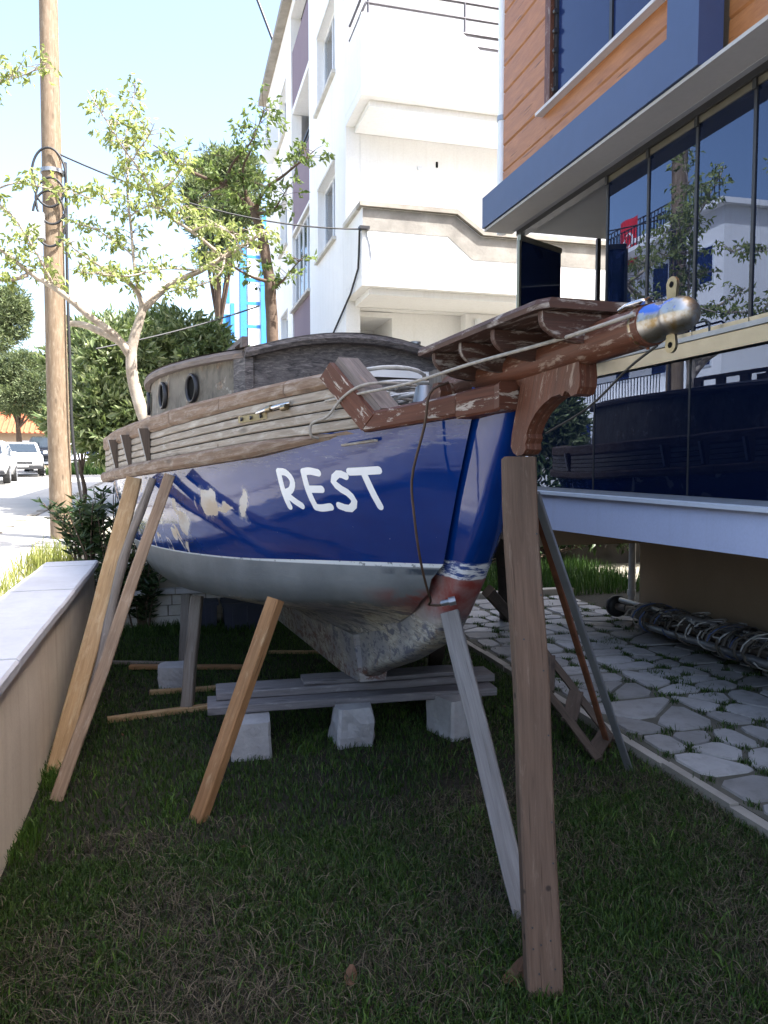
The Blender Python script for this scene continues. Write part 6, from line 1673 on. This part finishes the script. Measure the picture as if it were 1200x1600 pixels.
def td_region(t0, t1, d0, d1, rng, keep=None):
    def f(n):
        t = rng.uniform(t0, t1, n); d = rng.uniform(d0, d1, n)
        xy = np.stack([FT.x * t + FD.x * d, FT.y * t + FD.y * d], 1)
        if keep is not None: xy = xy[keep(t, d)]
        return xy
    return f
rng = np.random.default_rng(12)
def zst(xy): return np.array([street_z(x * FT.x + y * FT.y) for x, y in xy]) - .01
me = blades('verge_weeds', 1300, td_region(6.3, 9.8, -1.55, -1.05, rng, lambda t, d: rng.uniform(0, 1, len(t)) < (.35 + .65 * (np.sin(t * 3.1) * np.cos(d * 5) > -.2))), .26, .006, 'weed_yellow', rng, .8, zst)
o = place('verge_weeds', me, None); tag(o, 'yellow-green weeds and grass on the verge behind the garden wall', 'weeds', kind='stuff')
me = blades('far_verge', 3500, td_region(37, 46, -5.6, -2.6, rng), .55, .03, 'grass_lush', rng, .6, zst)
o = place('far_verge', me, None); tag(o, 'bright green grass verge far up the street', 'grass', kind='stuff')

# ---- lawn: live blades, straw thatch
def fbm(x, y, s, o=0.0): return np.array([mnoise.noise(Vector((a * s + o, b * s, 3.7))) for a, b in zip(x, y)])
rng = np.random.default_rng(5)
leafy('grass_clump', (0.025, 0.065, 0.006), (0.05, 0.11, 0.012), (0.09, 0.15, 0.022), 0.3, 0.55)
def patch(t, d):
    g = np.linspace(0, 1, 2)
    return np.sin(t * 2.1 + 1.7 * np.sin(d * 1.9)) * np.cos(d * 2.7 + 1.3 * np.sin(t * 1.4)) + .5 * np.sin(t * 6.3 + d * 4.1) * np.cos(d * 7.7 - t * 2.2) + .35 * np.sin(t * 13 + 3 * np.sin(d * 9)) * np.cos(d * 15)
kg = lambda t, d: rng.uniform(-1.3, 1.0, len(t)) < patch(t, d) + .35 + .22 * np.maximum(t - 2.8, 0)
def lawn(name, n, t0, t1, d0, d1, h, w, mat, keep, label, lean=.9, zf=None, cv=.5, parent=None):
    me = blades(name, n, td_region(t0, t1, d0, d1, rng, keep), h, w, mat, rng, lean, zf, cv); o = place(name, me, None)
    return tag(o, label, 'grass', kind='stuff')
z4 = lambda xy: np.full(len(xy), .004)
lawn('lawn_grass', 120000, 1.25, 3.2, -.66, 2.40, .042, .0023, 'grass_green', kg, 'short dark green lawn grass in the foreground', 1.2, z4, .6)
lawn('lawn_grass', 75000, 3.2, 7.7, -.66, 2.40, .045, .0026, 'grass_green', kg, 'dark green lawn grass under and around the boat', 1.0, z4)
lawn('lawn_straw', 50000, 1.25, 3.4, -.66, 2.40, .046, .0017, 'grass_straw', lambda t, d: rng.uniform(-1.2, 1.2, len(t)) > patch(t, d), 'dry straw blades matted in the foreground lawn', 2.6, lambda xy: .004 + rng.uniform(0, .012, len(xy)), 1.0)
lawn('lawn_straw', 15000, 3.4, 6.0, -.66, 2.40, .04, .0018, 'grass_straw', lambda t, d: rng.uniform(-1.2, 1.4, len(t)) > patch(t, d) + .6, 'dry straw blades in the lawn near the keel blocks', 2.2, z4, 1.0)
lawn('lawn_clumps', 26000, 1.25, 5.5, -.66, 2.40, .062, .0030, 'grass_clump', lambda t, d: (patch(t * 1.7 + 4, d * 1.9 + 2) > .75), 'brighter green clumps of longer grass in the lawn', 1.1, z4, .5)
lawn('bed_grass', 9000, 8.27, 10.8, 1.4, 6, .26, .006, 'grass_lush', None, 'tall bright green grass in the bed behind the path', .6, z4, .3)
lawn('wall_foot_grass', 5200, 1.2, 6.8, -.675, -.58, .085, .0028, 'grass_clump', lambda t, d: patch(t * 2, d) > -.3, 'longer grass along the foot of the garden wall', .9, z4)
lawn('edge_grass', 2600, 7.3, 7.73, -.9, 1.2, .10, .004, 'grass_green', None, 'longer grass along the foot of the low stone wall', .8, z4)
# grass in the joints of the path and tufts
rj = random.Random(3); jp = []
for (t, d) in JOINTS:
    if mnoise.noise(Vector((t * 1.7, d * 1.7, 0))) > -.35:
        for _ in range(16): jp.append((t + rj.gauss(0, .022), d + rj.gauss(0, .022)))
for _ in range(16):
    t, d = rj.uniform(2, 7.8), rj.uniform(2.5, 4.2); k = rj.uniform(.03, .08)
    for _ in range(rj.randint(40, 120)): jp.append((t + rj.gauss(0, k), d + rj.gauss(0, k)))
jp = np.array(jp); jxy = np.stack([FT.x * jp[:, 0] + FD.x * jp[:, 1], FT.y * jp[:, 0] + FD.y * jp[:, 1]], 1)
me = blades('joint_grass', len(jxy), lambda n: jxy, .045, .003, 'grass_green', rng, 1.1, lambda xy: np.full(len(xy), PATH_Z - .004))
tag(place('joint_grass', me, None), 'green grass growing in the joints of the paved path', 'grass', kind='stuff')
# leaf litter
lr = np.random.default_rng(41); nL = 45; tt = lr.uniform(1.3, 5.5, nL); dd = lr.uniform(-.6, 2.35, nL)
lp = np.stack([FT.x * tt + FD.x * dd, FT.y * tt + FD.y * dd, lr.uniform(.012, .035, nL)], 1); ld = lr.normal(size=(nL, 3)); ld[:, 2] *= .25
tag(place('leaf_litter', leaf_mesh('leaf_litter', lp, ld, lr.uniform(.012, .034, nL), 'dead_leaf', .5, .3, lr), None), 'tiny dead leaves scattered over the lawn', 'leaves', kind='stuff')
# fallen leaves
for i, (px, py, lb) in enumerate(((806, 1527, 'curled brown leaf on the grass at the foot of the tall post'), (548, 1531, 'small pale dead leaf on the foreground lawn'))):
    g = onground(px, py, .015); m = MB(); s = .05 if i == 0 else .035
    out = [(math.cos(a) * s * (1 + .15 * math.sin(3 * a)), math.sin(a) * s * .62, .012 * math.cos(2 * a) + .012 + (.03 if i == 0 else 0) * max(0, math.cos(a))) for a in np.linspace(0, 2 * math.pi, 15)[:-1]]
    for k in range(14): m.face([(0, 0, .004), out[k], out[(k + 1) % 14]], smooth=True)
    o = m.build('fallen_leaf', M('dead_leaf')); o.location = g; o.rotation_euler = (.3, -.3, .6 + i); tag(o, lb, 'leaf')
